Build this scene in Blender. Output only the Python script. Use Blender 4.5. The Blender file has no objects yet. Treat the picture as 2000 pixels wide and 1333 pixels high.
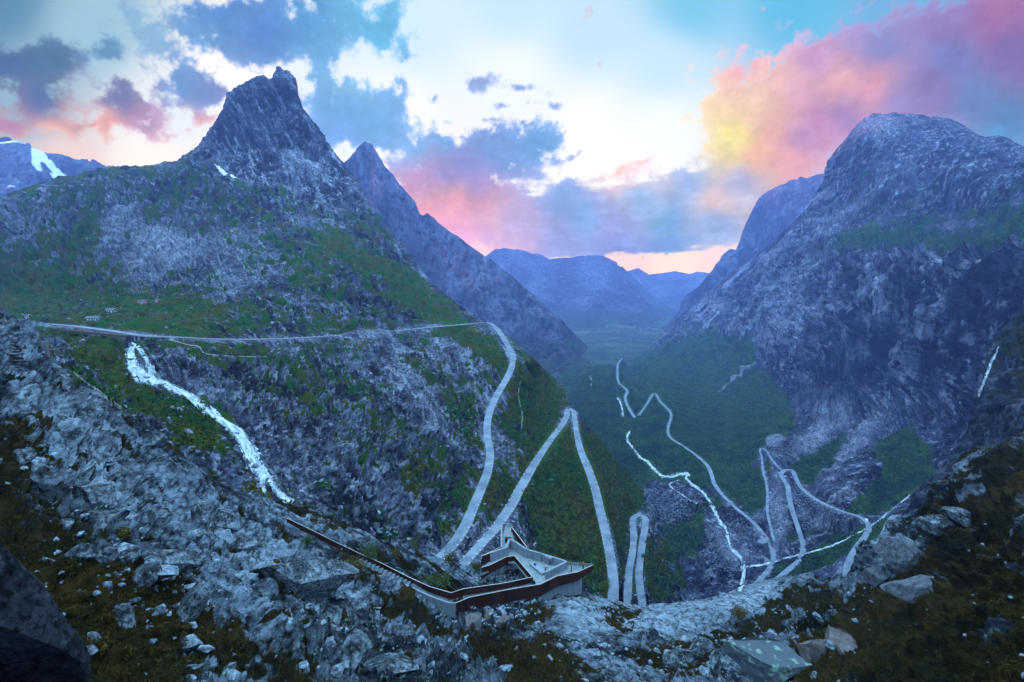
import bpy, bmesh, math, random
import numpy as np
from mathutils import Vector, Matrix, kdtree
from mathutils.bvhtree import BVHTree

# ------------------------------------------------------------------ camera, world, sun, exposure
S = bpy.context.scene
COL = S.collection
HOR, FPX = 560.0, 1000.0
PITCH = math.atan((666.5 - HOR) / FPX)
cam_d = bpy.data.cameras.new("camera")
cam = bpy.data.objects.new("camera", cam_d)
COL.objects.link(cam)
cam_d.sensor_width = 36.0
cam_d.lens = 18.0
cam_d.clip_start = 0.5
cam_d.clip_end = 90000
cam.location = (0, 0, 0)
cam.rotation_euler = (math.pi / 2 - PITCH, 0, 0)
S.camera = cam

SUN_AZ, SUN_EL = math.radians(-105), math.radians(2.0)      # azimuth clockwise from +Y
w = bpy.data.worlds.new("World")
S.world = w
w.use_nodes = True
nt = w.node_tree
skyn = nt.nodes.new("ShaderNodeTexSky")
skyn.sky_type = 'NISHITA'
skyn.sun_disc = False
skyn.sun_elevation = SUN_EL
skyn.sun_rotation = SUN_AZ
nt.links.new(skyn.outputs[0], nt.nodes["Background"].inputs[0])
nt.nodes["Background"].inputs[1].default_value = 0.1

sd = bpy.data.lights.new("sun", 'SUN')
sd.energy = 5.0
sd.angle = math.radians(0.5)
sd.color = (1.0, 0.09, 0.06)
sun = bpy.data.objects.new("sun", sd)
COL.objects.link(sun)
sdir = Vector((math.sin(SUN_AZ) * math.cos(SUN_EL), math.cos(SUN_AZ) * math.cos(SUN_EL), math.sin(SUN_EL)))
sun.rotation_euler = sdir.to_track_quat('Z', 'Y').to_euler()

S.view_settings.view_transform = 'Standard'
S.view_settings.look = 'None'
S.view_settings.exposure = 0.12
S.view_settings.gamma = 1.0
S.cycles.max_bounces = 6
S.cycles.diffuse_bounces = 3
S.cycles.volume_bounces = 1
S.cycles.transparent_max_bounces = 8
S.cycles.use_denoising = True

HAZE_DENS = 0.9e-4
HAZE_TOP, HAZE_FAR, HAZE_SIDE = 930.0, 10400.0, 5400.0
HAZE_COL = (0.31, 0.42, 0.94)
HAZE_RAD = np.array([0.16, 0.34, 1.05])      # radiance the haze shows, used to balance the sky behind it

# ------------------------------------------------------------------ projection helpers
CP, SP = math.cos(PITCH), math.sin(PITCH)

def unproj(x, y, d):
    x, y, d = np.asarray(x, float), np.asarray(y, float), np.asarray(d, float)
    a = (x - 1000.0) / FPX
    b = (666.5 - y) / FPX
    Y = CP + b * SP
    Z = -SP + b * CP
    return np.stack([a / Y * d, d + 0 * a, Z / Y * d], -1)

def proj(P):
    X, Y, Z = P[..., 0], P[..., 1], P[..., 2]
    f = Y * CP - Z * SP
    u = Y * SP + Z * CP
    f = np.where(f < 1e-3, 1e-3, f)
    return 1000 + FPX * X / f, 666.5 - FPX * u / f

def pz(x, y, z):
    """point on the horizontal level z seen at this place"""
    p = unproj(x, y, 1.0)
    return p * (z / p[..., 2:3])

# ------------------------------------------------------------------ noise
_r = np.random.RandomState(7)
_perm = np.tile(_r.permutation(256), 3).astype(np.int32)
_g = _r.normal(size=(256, 3))
_g /= np.linalg.norm(_g, axis=1)[:, None]
_g = _g.astype(np.float32)

def pnoise(P):
    P = np.asarray(P, np.float32)
    sh = P.shape[:-1]
    P = P.reshape(-1, 3)
    I = np.floor(P).astype(np.int32)
    F = P - I
    I &= 255
    U = F * F * F * (F * (F * 6 - 15) + 10)
    out = np.zeros(len(P), np.float32)
    for dx in (0, 1):
        ux = U[:, 0] if dx else 1 - U[:, 0]
        a = _perm[I[:, 0] + dx]
        for dy in (0, 1):
            uy = U[:, 1] if dy else 1 - U[:, 1]
            b = _perm[a + I[:, 1] + dy]
            for dz in (0, 1):
                uz = U[:, 2] if dz else 1 - U[:, 2]
                g = _g[_perm[b + I[:, 2] + dz]]
                out += ux * uy * uz * (g[:, 0] * (F[:, 0] - dx) + g[:, 1] * (F[:, 1] - dy) + g[:, 2] * (F[:, 2] - dz))
    return (out * 1.6).reshape(sh)

def fbm(P, oct=5, gain=0.5, off=0.0):
    s = 0
    a = 1.0
    n = 0.0
    P = np.asarray(P, np.float32) + off
    for k in range(oct):
        s = s + a * pnoise(P + 17.3 * k)
        n += a
        a *= gain
        P = P * 2.03
    return s / n

def sstep(a, b, x):
    t = np.clip((x - a) / (b - a), 0, 1)
    return t * t * (3 - 2 * t)

def blobs(lst, x, y):
    """soft patches: (x, y, rx, ry, angle_deg, value)"""
    s = np.zeros(np.shape(x), np.float32)
    for bx, by, rx, ry, an, v in lst:
        c, sn = math.cos(math.radians(an)), math.sin(math.radians(an))
        u = ((x - bx) * c + (y - by) * sn) / rx
        q = (-(x - bx) * sn + (y - by) * c) / ry
        s += v * np.exp(-(u * u + q * q) ** 1.5)
    return s

def lerp_line(pts, x):
    p = np.array(sorted(pts), float)
    return np.interp(x, p[:, 0], p[:, 1])

def streak(X, Y, ang, wa, wl, seed, oct=4):
    """long marks running at an angle across a face: gullies, chutes, water lines"""
    c, s_ = math.cos(math.radians(ang)), math.sin(math.radians(ang))
    u, v = X * c + Y * s_, -X * s_ + Y * c
    return fbm(np.stack([u / wl, v / wa, 0 * u + seed], -1), oct, 0.6)

class Depth:
    """thin plate surface through known (x, y, distance) points"""
    def __init__(self, pts, smooth=1e-4):
        p = np.array(pts, float)
        self.c = p[:, :2] / 500.0
        v = np.log(p[:, 2])
        n = len(p)
        K = self.k(self.c, self.c) + smooth * np.eye(n)
        A = np.zeros((n + 3, n + 3))
        A[:n, :n] = K
        A[:n, n] = 1
        A[:n, n + 1:] = self.c
        A[n, :n] = 1
        A[n + 1:, :n] = self.c.T
        self.w = np.linalg.solve(A, np.concatenate([v, np.zeros(3)]))
    @staticmethod
    def k(a, b):
        r2 = ((a[:, None, :] - b[None]) ** 2).sum(-1) + 1e-12
        return 0.5 * r2 * np.log(r2)
    def __call__(self, x, y):
        q = np.stack([np.ravel(x), np.ravel(y)], -1) / 500.0
        out = np.empty(len(q))
        n = len(self.c)
        for s in range(0, len(q), 60000):
            e = q[s:s + 60000]
            out[s:s + 60000] = self.k(e, self.c) @ self.w[:n] + self.w[n] + e @ self.w[n + 1:]
        return np.exp(out).reshape(np.shape(x))

# ------------------------------------------------------------------ mesh helpers
def mesh_np(name, V, F, mat=None, parent=None, smooth=False, attrs=None):
    me = bpy.data.meshes.new(name)
    V = np.ascontiguousarray(V, np.float32).reshape(-1, 3)
    F = np.ascontiguousarray(F, np.int32)
    k = F.shape[1]
    me.vertices.add(len(V))
    me.vertices.foreach_set("co", V.ravel())
    me.loops.add(F.size)
    me.loops.foreach_set("vertex_index", F.ravel())
    me.polygons.add(len(F))
    me.polygons.foreach_set("loop_start", np.arange(0, F.size, k, dtype=np.int32))
    me.polygons.foreach_set("loop_total", np.full(len(F), k, np.int32))
    me.polygons.foreach_set("use_smooth", np.full(len(F), smooth, bool))
    me.update(calc_edges=True)
    if attrs:
        for an, arr in attrs.items():
            arr = np.asarray(arr, np.float32)
            if arr.ndim == 1:
                me.attributes.new(an, 'FLOAT', 'POINT').data.foreach_set("value", arr)
            else:
                me.attributes.new(an, 'FLOAT_COLOR', 'POINT').data.foreach_set("color", np.ascontiguousarray(arr).ravel())
    o = bpy.data.objects.new(name, me)
    COL.objects.link(o)
    if mat:
        me.materials.append(mat)
    if parent:
        o.parent = parent
    return o

def mesh_py(name, V, F, mat=None, parent=None, smooth=False, bevel=0):
    bm = bmesh.new()
    vs = [bm.verts.new(v) for v in V]
    for f in F:
        try:
            bm.faces.new([vs[i] for i in f])
        except ValueError:
            pass
    if bevel:
        bmesh.ops.bevel(bm, geom=bm.edges[:], offset=bevel, segments=1, affect='EDGES')
    bmesh.ops.recalc_face_normals(bm, faces=bm.faces[:])
    me = bpy.data.meshes.new(name)
    bm.to_mesh(me)
    bm.free()
    for p in me.polygons:
        p.use_smooth = smooth
    o = bpy.data.objects.new(name, me)
    COL.objects.link(o)
    if mat:
        me.materials.append(mat)
    if parent:
        o.parent = parent
    return o

class MB:
    def __init__(s):
        s.V, s.F = [], []
    def add(s, V, F):
        n = len(s.V)
        s.V += [tuple(v) for v in V]
        s.F += [tuple(i + n for i in f) for f in F]
    def box(s, c, sz, rz=0.0, M=None):
        x, y, z = sz[0] / 2, sz[1] / 2, sz[2] / 2
        V = [Vector((a * x, b * y, d * z)) for a in (-1, 1) for b in (-1, 1) for d in (-1, 1)]
        R = Matrix.Rotation(rz, 3, 'Z')
        V = [R @ v + Vector(c) for v in V]
        if M:
            V = [M @ v for v in V]
        s.add(V, [(0, 1, 3, 2), (4, 6, 7, 5), (0, 4, 5, 1), (2, 3, 7, 6), (0, 2, 6, 4), (1, 5, 7, 3)])
    def prism(s, pts, z0, z1):
        """pts list of (x,y); z0/z1 numbers or lists"""
        n = len(pts)
        a = z0 if hasattr(z0, '__len__') else [z0] * n
        b = z1 if hasattr(z1, '__len__') else [z1] * n
        V = [(p[0], p[1], a[i]) for i, p in enumerate(pts)] + [(p[0], p[1], b[i]) for i, p in enumerate(pts)]
        F = [tuple(range(n))[::-1], tuple(range(n, 2 * n))] + [(i, (i + 1) % n, n + (i + 1) % n, n + i) for i in range(n)]
        s.add(V, F)
    def cyl(s, p, q, r, n=10, r2=None):
        p, q = Vector(p), Vector(q)
        d = (q - p).normalized()
        a = d.orthogonal().normalized()
        b = d.cross(a)
        r2 = r if r2 is None else r2
        V = [p + (a * math.cos(t) + b * math.sin(t)) * r for t in [2 * math.pi * i / n for i in range(n)]]
        V += [q + (a * math.cos(t) + b * math.sin(t)) * r2 for t in [2 * math.pi * i / n for i in range(n)]]
        s.add(V, [tuple(range(n))[::-1], tuple(range(n, 2 * n))] + [(i, (i + 1) % n, n + (i + 1) % n, n + i) for i in range(n)])
    def build(s, name, mat, parent=None, smooth=False, bevel=0):
        return mesh_py(name, s.V, s.F, mat, parent, smooth, bevel)

def tag(o, label=None, cat=None, group=None, kind=None):
    if label: o["label"] = label
    if cat: o["category"] = cat
    if group: o["group"] = group
    if kind: o["kind"] = kind
    return o

def empty(name, loc, rz=0.0):
    o = bpy.data.objects.new(name, None)
    COL.objects.link(o)
    o.location = loc
    o.rotation_euler = (0, 0, rz)
    return o

# ------------------------------------------------------------------ materials
class NT:
    def __init__(s, name):
        s.m = bpy.data.materials.new(name)
        s.m.use_nodes = True
        s.t = s.m.node_tree
        s.b = s.t.nodes["Principled BSDF"]
        s.b.inputs["Specular IOR Level"].default_value = 0.04
    def n(s, t, **k):
        o = s.t.nodes.new(t)
        for a, v in k.items():
            setattr(o, a, v)
        return o
    def l(s, a, b):
        s.t.links.new(a, b)
    def attr(s, name):
        return s.n("ShaderNodeAttribute", attribute_name=name)
    def coord(s, sc=(1, 1, 1), rot=(0, 0, 0)):
        c = s.n("ShaderNodeTexCoord")
        m = s.n("ShaderNodeMapping")
        m.inputs["Scale"].default_value = sc
        m.inputs["Rotation"].default_value = rot
        s.l(c.outputs["Object"], m.inputs[0])
        return m.outputs[0]
    def noise(s, v, scale, detail=6, rough=0.6, dist=0.0):
        o = s.n("ShaderNodeTexNoise")
        o.inputs["Scale"].default_value = scale
        o.inputs["Detail"].default_value = detail
        o.inputs["Roughness"].default_value = rough
        o.inputs["Distortion"].default_value = dist
        s.l(v, o.inputs["Vector"])
        return o.outputs["Fac"]
    def ramp(s, f, stops):
        o = s.n("ShaderNodeValToRGB")
        e = o.color_ramp.elements
        while len(e) < len(stops):
            e.new(0.5)
        for i, (p, c) in enumerate(stops):
            e[i].position = p
            e[i].color = (c[0], c[1], c[2], 1) if hasattr(c, '__len__') else (c, c, c, 1)
        s.l(f, o.inputs[0])
        return o.outputs[0]
    def math(s, op, a, b=None, clamp=False):
        o = s.n("ShaderNodeMath", operation=op, use_clamp=clamp)
        for i, v in enumerate((a, b)):
            if v is None: continue
            if isinstance(v, (int, float)): o.inputs[i].default_value = v
            else: s.l(v, o.inputs[i])
        return o.outputs[0]
    def mix(s, f, a, b, blend='MIX'):
        o = s.n("ShaderNodeMix", data_type='RGBA', blend_type=blend)
        for k, v in ((0, f), (6, a), (7, b)):
            if isinstance(v, (int, float)): o.inputs[k].default_value = v
            elif isinstance(v, tuple): o.inputs[k].default_value = (v[0], v[1], v[2], 1)
            else: s.l(v, o.inputs[k])
        return o.outputs[2]
    def bump(s, h, strength, dist):
        o = s.n("ShaderNodeBump")
        o.inputs["Strength"].default_value = strength
        o.inputs["Distance"].default_value = dist
        s.l(h, o.inputs["Height"])
        s.l(o.outputs[0], s.b.inputs["Normal"])
    def out(s, col, rough=0.9):
        if isinstance(col, tuple): s.b.inputs["Base Color"].default_value = (*col, 1)
        else: s.l(col, s.b.inputs["Base Color"])
        s.b.inputs["Roughness"].default_value = rough
        return s.m

def terrain_mat(name, scale, rock=(0.15, 0.175, 0.225), dark=(0.022, 0.026, 0.036), light=(0.44, 0.49, 0.58),
                green=(0.030, 0.062, 0.018), ochre=(0.095, 0.075, 0.020), vert=1.0, lichen=0.0, bump=1.0, fary=None, masks=True):
    """rock, scree and turf; the attribute 'mask' holds turf, pale scree, stain/cliff darkness, snow"""
    t = NT(name)
    v = t.coord((1, 1, vert))
    sep = t.n("ShaderNodeSeparateColor")
    at = t.attr("mask")
    t.l(at.outputs["Color"], sep.inputs[0])
    turf, pale, stain, snow = sep.outputs[0], sep.outputs[1], sep.outputs[2], at.outputs["Alpha"]
    if not masks:
        z_ = t.n("ShaderNodeValue")
        z_.outputs[0].default_value = 0.0
        turf = pale = stain = snow = z_.outputs[0]
    n1 = t.noise(v, 1 / (26 * scale), 9, 0.66, 0.3)
    n2 = t.noise(v, 1 / (4.2 * scale), 7, 0.7)
    vor = t.n("ShaderNodeTexVoronoi", feature='DISTANCE_TO_EDGE')
    vor.inputs["Scale"].default_value = 1 / (5.5 * scale)
    t.l(v, vor.inputs["Vector"])
    crack = t.ramp(vor.outputs["Distance"], [(0.0, 0.45), (0.07, 1.0)])
    n5 = t.noise(v, 1 / (1.7 * scale), 5, 0.7)
    if fary:                     # coarser grain on the mountain high above
        sx = t.n("ShaderNodeSeparateXYZ")
        t.l(v, sx.inputs[0])
        fm = t.math('MULTIPLY', t.math('SUBTRACT', sx.outputs[1], fary[0]), 1.0 / (fary[1] - fary[0]), True)
        n5b = t.noise(v, 1 / (1.7 * scale * fary[2]), 4, 0.62)
        n2b = t.noise(v, 1 / (4.2 * scale * fary[2]), 6, 0.66)
        n1b = t.noise(v, 1 / (26 * scale * fary[2]), 8, 0.62)
        mx = lambda a_, b_: t.math('ADD', t.math('MULTIPLY', a_, t.math('SUBTRACT', 1.0, fm)), t.math('MULTIPLY', b_, fm))
        n5, n2, n1 = mx(n5, n5b), mx(n2, n2b), mx(n1, n1b)
    c = t.mix(t.ramp(n1, [(0.45, 0.0), (0.56, 1.0)]), dark, rock)
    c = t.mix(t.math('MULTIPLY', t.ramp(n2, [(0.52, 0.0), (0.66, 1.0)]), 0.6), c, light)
    c = t.mix(t.math('MULTIPLY', pale, 0.85), c, t.mix(n2, rock, light))
    c = t.mix(t.math('MULTIPLY', stain, 0.9), c, dark)
    c = t.mix(0.7, c, crack, 'MULTIPLY')
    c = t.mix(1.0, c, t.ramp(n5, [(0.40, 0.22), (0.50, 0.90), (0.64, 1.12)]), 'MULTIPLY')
    if lichen:
        n4 = t.noise(v, 1 / (1.3 * scale), 6, 0.7)
        c = t.mix(t.math('MULTIPLY', t.ramp(n4, [(0.60, 0.0), (0.66, 1.0)]), lichen), c, (0.24, 0.42, 0.33))
    n3 = t.noise(v, 1 / (13 * scale), 6, 0.65)
    g = t.mix(t.ramp(n3, [(0.42, 0.0), (0.62, 1.0)]), green, ochre)
    g = t.mix(t.ramp(n5, [(0.38, 0.65), (0.62, 0.0)]), g, tuple(q * 0.3 for q in green))
    f = t.math('ADD', turf, t.math('MULTIPLY', t.math('SUBTRACT', n2, 0.5), 0.9))
    f = t.math('ADD', f, t.math('MULTIPLY', t.math('SUBTRACT', n5, 0.5), 0.5))
    f = t.ramp(f, [(0.44, 0.0), (0.54, 1.0)])
    c = t.mix(f, c, g)
    c = t.mix(snow, c, (0.75, 0.8, 0.85))
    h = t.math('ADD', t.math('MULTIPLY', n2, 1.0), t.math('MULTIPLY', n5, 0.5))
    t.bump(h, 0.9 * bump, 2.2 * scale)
    return t.out(c, 0.85)

def simple_mat(name, c1, c2, scale, rough=0.8, bump=0.3, dist=0.05, stretch=(1, 1, 1), lo=0.35, hi=0.65, metal=0.0):
    t = NT(name)
    v = t.coord(stretch)
    n = t.noise(v, scale, 6, 0.6)
    c = t.mix(t.ramp(n, [(lo, 0.0), (hi, 1.0)]), c1, c2)
    t.bump(n, bump, dist)
    t.b.inputs["Metallic"].default_value = metal
    return t.out(c, rough)

M_near = terrain_mat("near_rock_and_moss", 0.85, rock=(0.17, 0.215, 0.27), dark=(0.016, 0.020, 0.028), light=(0.42, 0.51, 0.60),
                     green=(0.011, 0.012, 0.003), ochre=(0.055, 0.034, 0.006), lichen=0.45, bump=1.2)
M_slope = terrain_mat("gorge_rock_and_turf", 1.6, rock=(0.105, 0.12, 0.17), dark=(0.010, 0.012, 0.020), light=(0.46, 0.51, 0.64), green=(0.011, 0.066, 0.009), ochre=(0.062, 0.052, 0.006), fary=(550.0, 1100.0, 2.6))
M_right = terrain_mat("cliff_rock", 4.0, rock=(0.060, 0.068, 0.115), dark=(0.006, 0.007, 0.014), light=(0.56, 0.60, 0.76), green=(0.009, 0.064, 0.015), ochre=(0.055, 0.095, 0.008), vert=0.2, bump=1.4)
M_far = terrain_mat("far_rock_haze_tint", 18.0, rock=(0.15, 0.18, 0.27), light=(0.28, 0.32, 0.42), green=(0.03, 0.06, 0.03), ochre=(0.05, 0.06, 0.03), vert=0.5)  # bluer rock tone standing in for part of the haze
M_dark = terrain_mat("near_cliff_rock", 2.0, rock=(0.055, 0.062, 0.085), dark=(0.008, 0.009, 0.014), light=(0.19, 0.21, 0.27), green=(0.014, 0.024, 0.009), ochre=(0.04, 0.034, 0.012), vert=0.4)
M_road = simple_mat("asphalt", (0.095, 0.118, 0.15), (0.19, 0.22, 0.265), 0.10, 0.75, 0.1)
M_kerb = simple_mat("pale_edge_stone", (0.30, 0.32, 0.34), (0.46, 0.48, 0.50), 1.5, 0.8)
M_wallstone = simple_mat("retaining_wall_stone", (0.05, 0.05, 0.055), (0.22, 0.22, 0.25), 0.9, 0.9, 0.8, 0.3)
M_boulder = terrain_mat("boulder_rock", 0.22, rock=(0.20, 0.245, 0.285), dark=(0.05, 0.06, 0.07), light=(0.40, 0.48, 0.54), lichen=0.35, masks=False)

# ------------------------------------------------------------------ sky dome: clear sky, cloud cover, cloud colour
def srgb(c):
    c = np.asarray(c, float) / 255.0
    return np.where(c <= 0.04045, c / 12.92, ((c + 0.055) / 1.055) ** 2.4)

def idw(pts, x, y, p=3.0, soft=30.0):
    num, den = 0, 0
    for px, py, c in pts:
        w_ = 1.0 / (((x - px) ** 2 + (y - py) ** 2 + soft ** 2) ** (p / 2))
        num = num + w_[:, None] * np.asarray(c, float)[None]
        den = den + w_
    return num / den[:, None]

def build_sky():
    RAD = 30000.0
    az = np.radians(np.concatenate([np.arange(-50, 50, 0.11), np.arange(50, 310, 3.0)]))
    el = np.radians(np.concatenate([np.array([-14, -8, -4.0]), np.arange(-2, 37, 0.11), np.arange(37.5, 90, 3.5), [90.0]]))
    A, E = np.meshgrid(az, el)
    D = np.stack([np.sin(A) * np.cos(E), np.cos(A) * np.cos(E), np.sin(E)], -1).reshape(-1, 3)
    x, y = proj(D * 100)
    f = D[:, 1] * CP - D[:, 2] * SP
    y = np.where(f < 0.05, -900, y)
    x, y = np.clip(x, -600, 2600), np.clip(y, -900, 900)
    back = sstep(0.45, 0.15, f)
    clear = [(0, 0, (88, 136, 160)), (180, 60, (150, 190, 205)), (60, 200, (140, 170, 185)), (330, 230, (225, 232, 235)), (300, 320, (255, 240, 225)),
             (120, 330, (235, 205, 190)), (650, 30, (215, 230, 240)), (800, 60, (205, 230, 242)), (760, 220, (246, 247, 248)), (1000, 150, (236, 243, 248)),
             (1000, 10, (195, 225, 240)), (1150, 60, (190, 222, 240)), (1150, 250, (246, 247, 249)), (1300, 130, (196, 225, 242)), (1300, 250, (240, 245, 250)),
             (1350, 10, (120, 195, 226)), (1550, 10, (98, 184, 222)), (1750, 10, (112, 172, 214)), (1990, 5, (130, 150, 195)), (1250, 330, (248, 247, 248)),
             (1000, 350, (250, 246, 240)), (900, 440, (255, 200, 160)), (1320, 513, (255, 228, 60)), (1230, 520, (255, 212, 70)), (1400, 505, (255, 215, 80)),
             (1940, 260, (92, 150, 196)), (1500, 440, (190, 215, 240)), (640, 200, (225, 235, 245)), (450, 160, (250, 245, 240)), (1600, 330, (165, 190, 230))]
    cloud = [(20, 130, (70, 105, 135)), (90, 190, (66, 108, 140)), (100, 110, (72, 120, 150)), (200, 100, (84, 140, 172)), (0, 255, (190, 130, 130)),
             (150, 245, (205, 150, 150)), (110, 265, (240, 180, 150)), (230, 190, (92, 118, 165)), (215, 250, (240, 168, 140)), (270, 230, (195, 150, 185)),
             (350, 170, (88, 150, 205)), (400, 200, (96, 146, 208)), (395, 245, (238, 170, 160)), (330, 265, (225, 180, 190)), (280, 60, (130, 178, 205)),
             (430, 30, (82, 138, 205)), (530, 60, (88, 140, 212)), (600, 40, (84, 160, 216)), (640, 110, (105, 172, 224)), (400, 70, (105, 160, 212)),
             (700, 20, (96, 184, 226)), (740, 70, (92, 184, 228)), (670, 215, (105, 172, 230)), (660, 270, (116, 168, 238)), (730, 240, (112, 180, 240)),
             (690, 160, (130, 190, 230)), (800, 280, (120, 182, 238)), (880, 260, (106, 172, 230)), (960, 290, (110, 160, 225)), (920, 320, (132, 148, 220)),
             (1050, 280, (100, 170, 228)), (1010, 300, (112, 160, 225)), (870, 350, (140, 145, 215)), (930, 365, (150, 142, 210)), (820, 370, (205, 155, 205)),
             (880, 400, (255, 168, 135)), (840, 410, (255, 172, 130)), (940, 400, (225, 155, 170)), (900, 450, (255, 178, 100)), (870, 430, (255, 170, 105)), (960, 440, (235, 180, 200)),
             (1010, 440, (190, 175, 225)), (1000, 480, (225, 185, 215)), (1100, 390, (125, 172, 232)), (1150, 430, (118, 176, 236)), (1250, 380, (120, 186, 238)),
             (1300, 430, (108, 172, 228)), (1200, 480, (130, 150, 225)), (1350, 360, (140, 185, 238)), (1400, 430, (118, 170, 228)), (1100, 470, (150, 165, 228)),
             (1250, 335, (255, 215, 205)), (1220, 342, (255, 200, 180)), (1190, 445, (165, 165, 228)), (1300, 490, (115, 160, 215)), (1400, 395, (255, 215, 200)), (1450, 350, (165, 180, 232)),
             (1400, 200, (255, 225, 170)), (1380, 250, (250, 226, 190)), (1500, 230, (238, 178, 175)), (1460, 170, (246, 205, 178)), (1415, 170, (248, 190, 180)), (1450, 125, (240, 165, 185)), (1440, 268, (255, 240, 70)), (1420, 262, (255, 245, 110)),
             (1410, 220, (255, 226, 160)), (1470, 220, (250, 205, 165)), (1520, 170, (246, 190, 180)), (1560, 200, (228, 165, 190)), (1600, 120, (205, 155, 205)), (1500, 260, (245, 170, 160)),
             (1640, 170, (252, 185, 170)), (1700, 170, (235, 160, 175)), (1560, 275, (180, 135, 200)), (1600, 240, (205, 140, 190)), (1540, 310, (248, 172, 175)), (1650, 60, (170, 150, 205)),
             (1720, 90, (130, 140, 205)), (1850, 120, (118, 128, 195)), (1750, 200, (150, 140, 200)), (1900, 190, (100, 135, 185)), (1950, 30, (175, 112, 165)), (1990, 15, (165, 112, 165)),
             (1850, 30, (150, 125, 185)), (1980, 100, (130, 105, 165)), (1820, 170, (140, 120, 180)), (1650, 215, (150, 125, 195)), (1960, 250, (82, 135, 182)), (1480, 300, (255, 185, 120))]
    cover = [(40, 120, 75, 32, 10, 1.3), (110, 115, 60, 40, -15, 1.3), (215, 103, 50, 24, 0, 0.9), (70, 190, 95, 50, 25, 1.3), (20, 250, 60, 20, 5, 1.0), (110, 240, 60, 18, 25, 0.8),
             (-80, 160, 90, 130, 0, 0.7), (240, 190, 50, 42, 0, 1.2), (270, 225, 55, 30, 0, 1.0), (190, 248, 45, 10, -5, 0.9), (215, 265, 14, 22, 0, 0.8), (290, 245, 40, 22, 20, 0.9),
             (360, 165, 62, 40, 10, 1.4), (420, 180, 42, 30, 10, 1.2), (395, 235, 45, 20, 25, 0.9), (345, 262, 40, 12, -20, 0.6), (275, 55, 60, 35, 30, 0.75), (420, 30, 130, 50, 0, 1.3),
             (540, 60, 90, 60, 0, 1.4), (460, 90, 100, 28, 15, 0.9), (640, 90, 50, 55, 40, 1.2), (690, 30, 60, 38, 30, 1.1), (745, 65, 40, 38, 30, 1.2), (795, 105, 24, 22, 40, 1.0),
             (770, 20, 26, 26, 0, 0.9), (620, 0, 60, 25, 0, 1.0), (650, 190, 70, 40, 15, 1.2), (710, 220, 80, 45, 20, 1.3), (760, 200, 30, 25, 0, 0.8), (685, 155, 16, 16, 0, 0.7),
             (640, 260, 70, 35, 0, 0.9), (740, 260, 60, 35, 0, 1.1), (850, 195, 20, 12, 0, 0.6), (785, 165, 14, 16, 0, 0.6), (940, 165, 30, 17, -15, 1.2), (1013, 170, 20, 8, 0, 0.8),
             (976, 204, 17, 7, 0, 0.8), (1036, 198, 14, 8, 0, 0.7), (1082, 204, 18, 7, 0, 0.8), (950, 232, 22, 6, 0, 0.6), (1027, 238, 14, 12, 0, 0.7), (850, 205, 20, 14, 0, 0.5),
             (860, 275, 42, 24, -20, 1.0), (830, 290, 50, 24, 0, 0.9), (960, 280, 66, 40, 0, 1.5), (1055, 280, 42, 36, -30, 1.4), (900, 330, 90, 45, 0, 1.3), (1010, 335, 60, 22, 10, 0.9),
             (840, 345, 80, 50, 0, 1.2), (960, 380, 100, 30, 10, 1.2), (850, 400, 80, 50, 0, 1.2), (930, 440, 120, 34, 0, 1.2), (1090, 430, 130, 50, -10, 1.3), (1110, 365, 50, 22, -10, 0.9),
             (1130, 300, 60, 7, -25, 0.7), (1225, 340, 40, 12, -20, 0.9), (1260, 320, 20, 6, 0, 0.7), (1250, 400, 180, 45, -8, 1.5), (1400, 350, 110, 30, -12, 1.3), (1480, 310, 100, 34, -8, 1.1),
             (1300, 450, 230, 40, -3, 1.5), (1150, 485, 200, 20, 2, 1.2), (1450, 410, 120, 60, 0, 1.2), (1290, 500, 90, 5, -3, 0.5), (1395, 512, 30, 4, 0, 0.5), (1560, 360, 90, 60, 0, 0.9),
             (1410, 220, 40, 70, 10, 1.4), (1440, 130, 60, 20, -15, 0.7), (1440, 265, 40, 34, 0, 1.4), (1500, 200, 110, 60, -20, 1.5), (1580, 240, 130, 55, -10, 1.4), (1560, 300, 120, 34, -5, 1.2),
             (1600, 130, 110, 40, -22, 1.4), (1720, 110, 170, 75, -15, 1.6), (1720, 190, 200, 60, -5, 1.3), (1880, 110, 200, 85, -10, 1.6), (1950, 40, 120, 40, -8, 1.0), (1900, 210, 160, 45, 0, 1.2),
             (1345, 125, 26, 12, -10, 0.45), (1130, 45, 34, 20, -20, 0.42), (1160, 125, 12, 9, 0, 0.42), (2150, 150, 200, 200, 0, 1.2), (1500, 18, 40, 8, 0, 0.3)]
    n_big = fbm(D * 9.0, 5, 0.58)
    n_fine = fbm(D * 34.0, 6, 0.62, 5.0)
    wx = x + 34 * fbm(D * 12, 4, 0.6, 31.0) + 9 * n_fine
    wy = y + 26 * fbm(D * 12, 4, 0.6, 57.0) + 9 * n_fine
    stretch = np.stack([D[:, 0] * 14 + D[:, 2] * 6, D[:, 1] * 14, D[:, 2] * 60], -1)
    n_str = fbm(stretch, 5, 0.6, 3.0)
    cov = np.zeros(len(x))
    for bx, by, rx, ry, an, v_ in cover:
        c_, s_ = math.cos(math.radians(an)), math.sin(math.radians(an))
        u_ = ((wx - bx) * c_ + (wy - by) * s_) / rx
        q_ = (-(wx - bx) * s_ + (wy - by) * c_) / ry
        cov = cov + v_ * np.exp(-(u_ * u_ + q_ * q_) * 1.15)
    cov *= 1 - sstep(487, 503, y + 6 * n_fine) * (x > 1180) * (1 - 0.5 * (n_fine > 0.25))
    cov = np.where(cov > 1.4, 1.4 + (cov - 1.4) * 0.3, cov)
    lowband = sstep(300, 380, y) * sstep(940, 1060, x)
    n_wisp = (1 - 2 * np.abs(fbm(D * 22.0, 5, 0.62, 77.0))) - 0.75
    n_use = n_big * 0.5 + n_fine * 1.1 + n_wisp * 0.5
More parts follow.
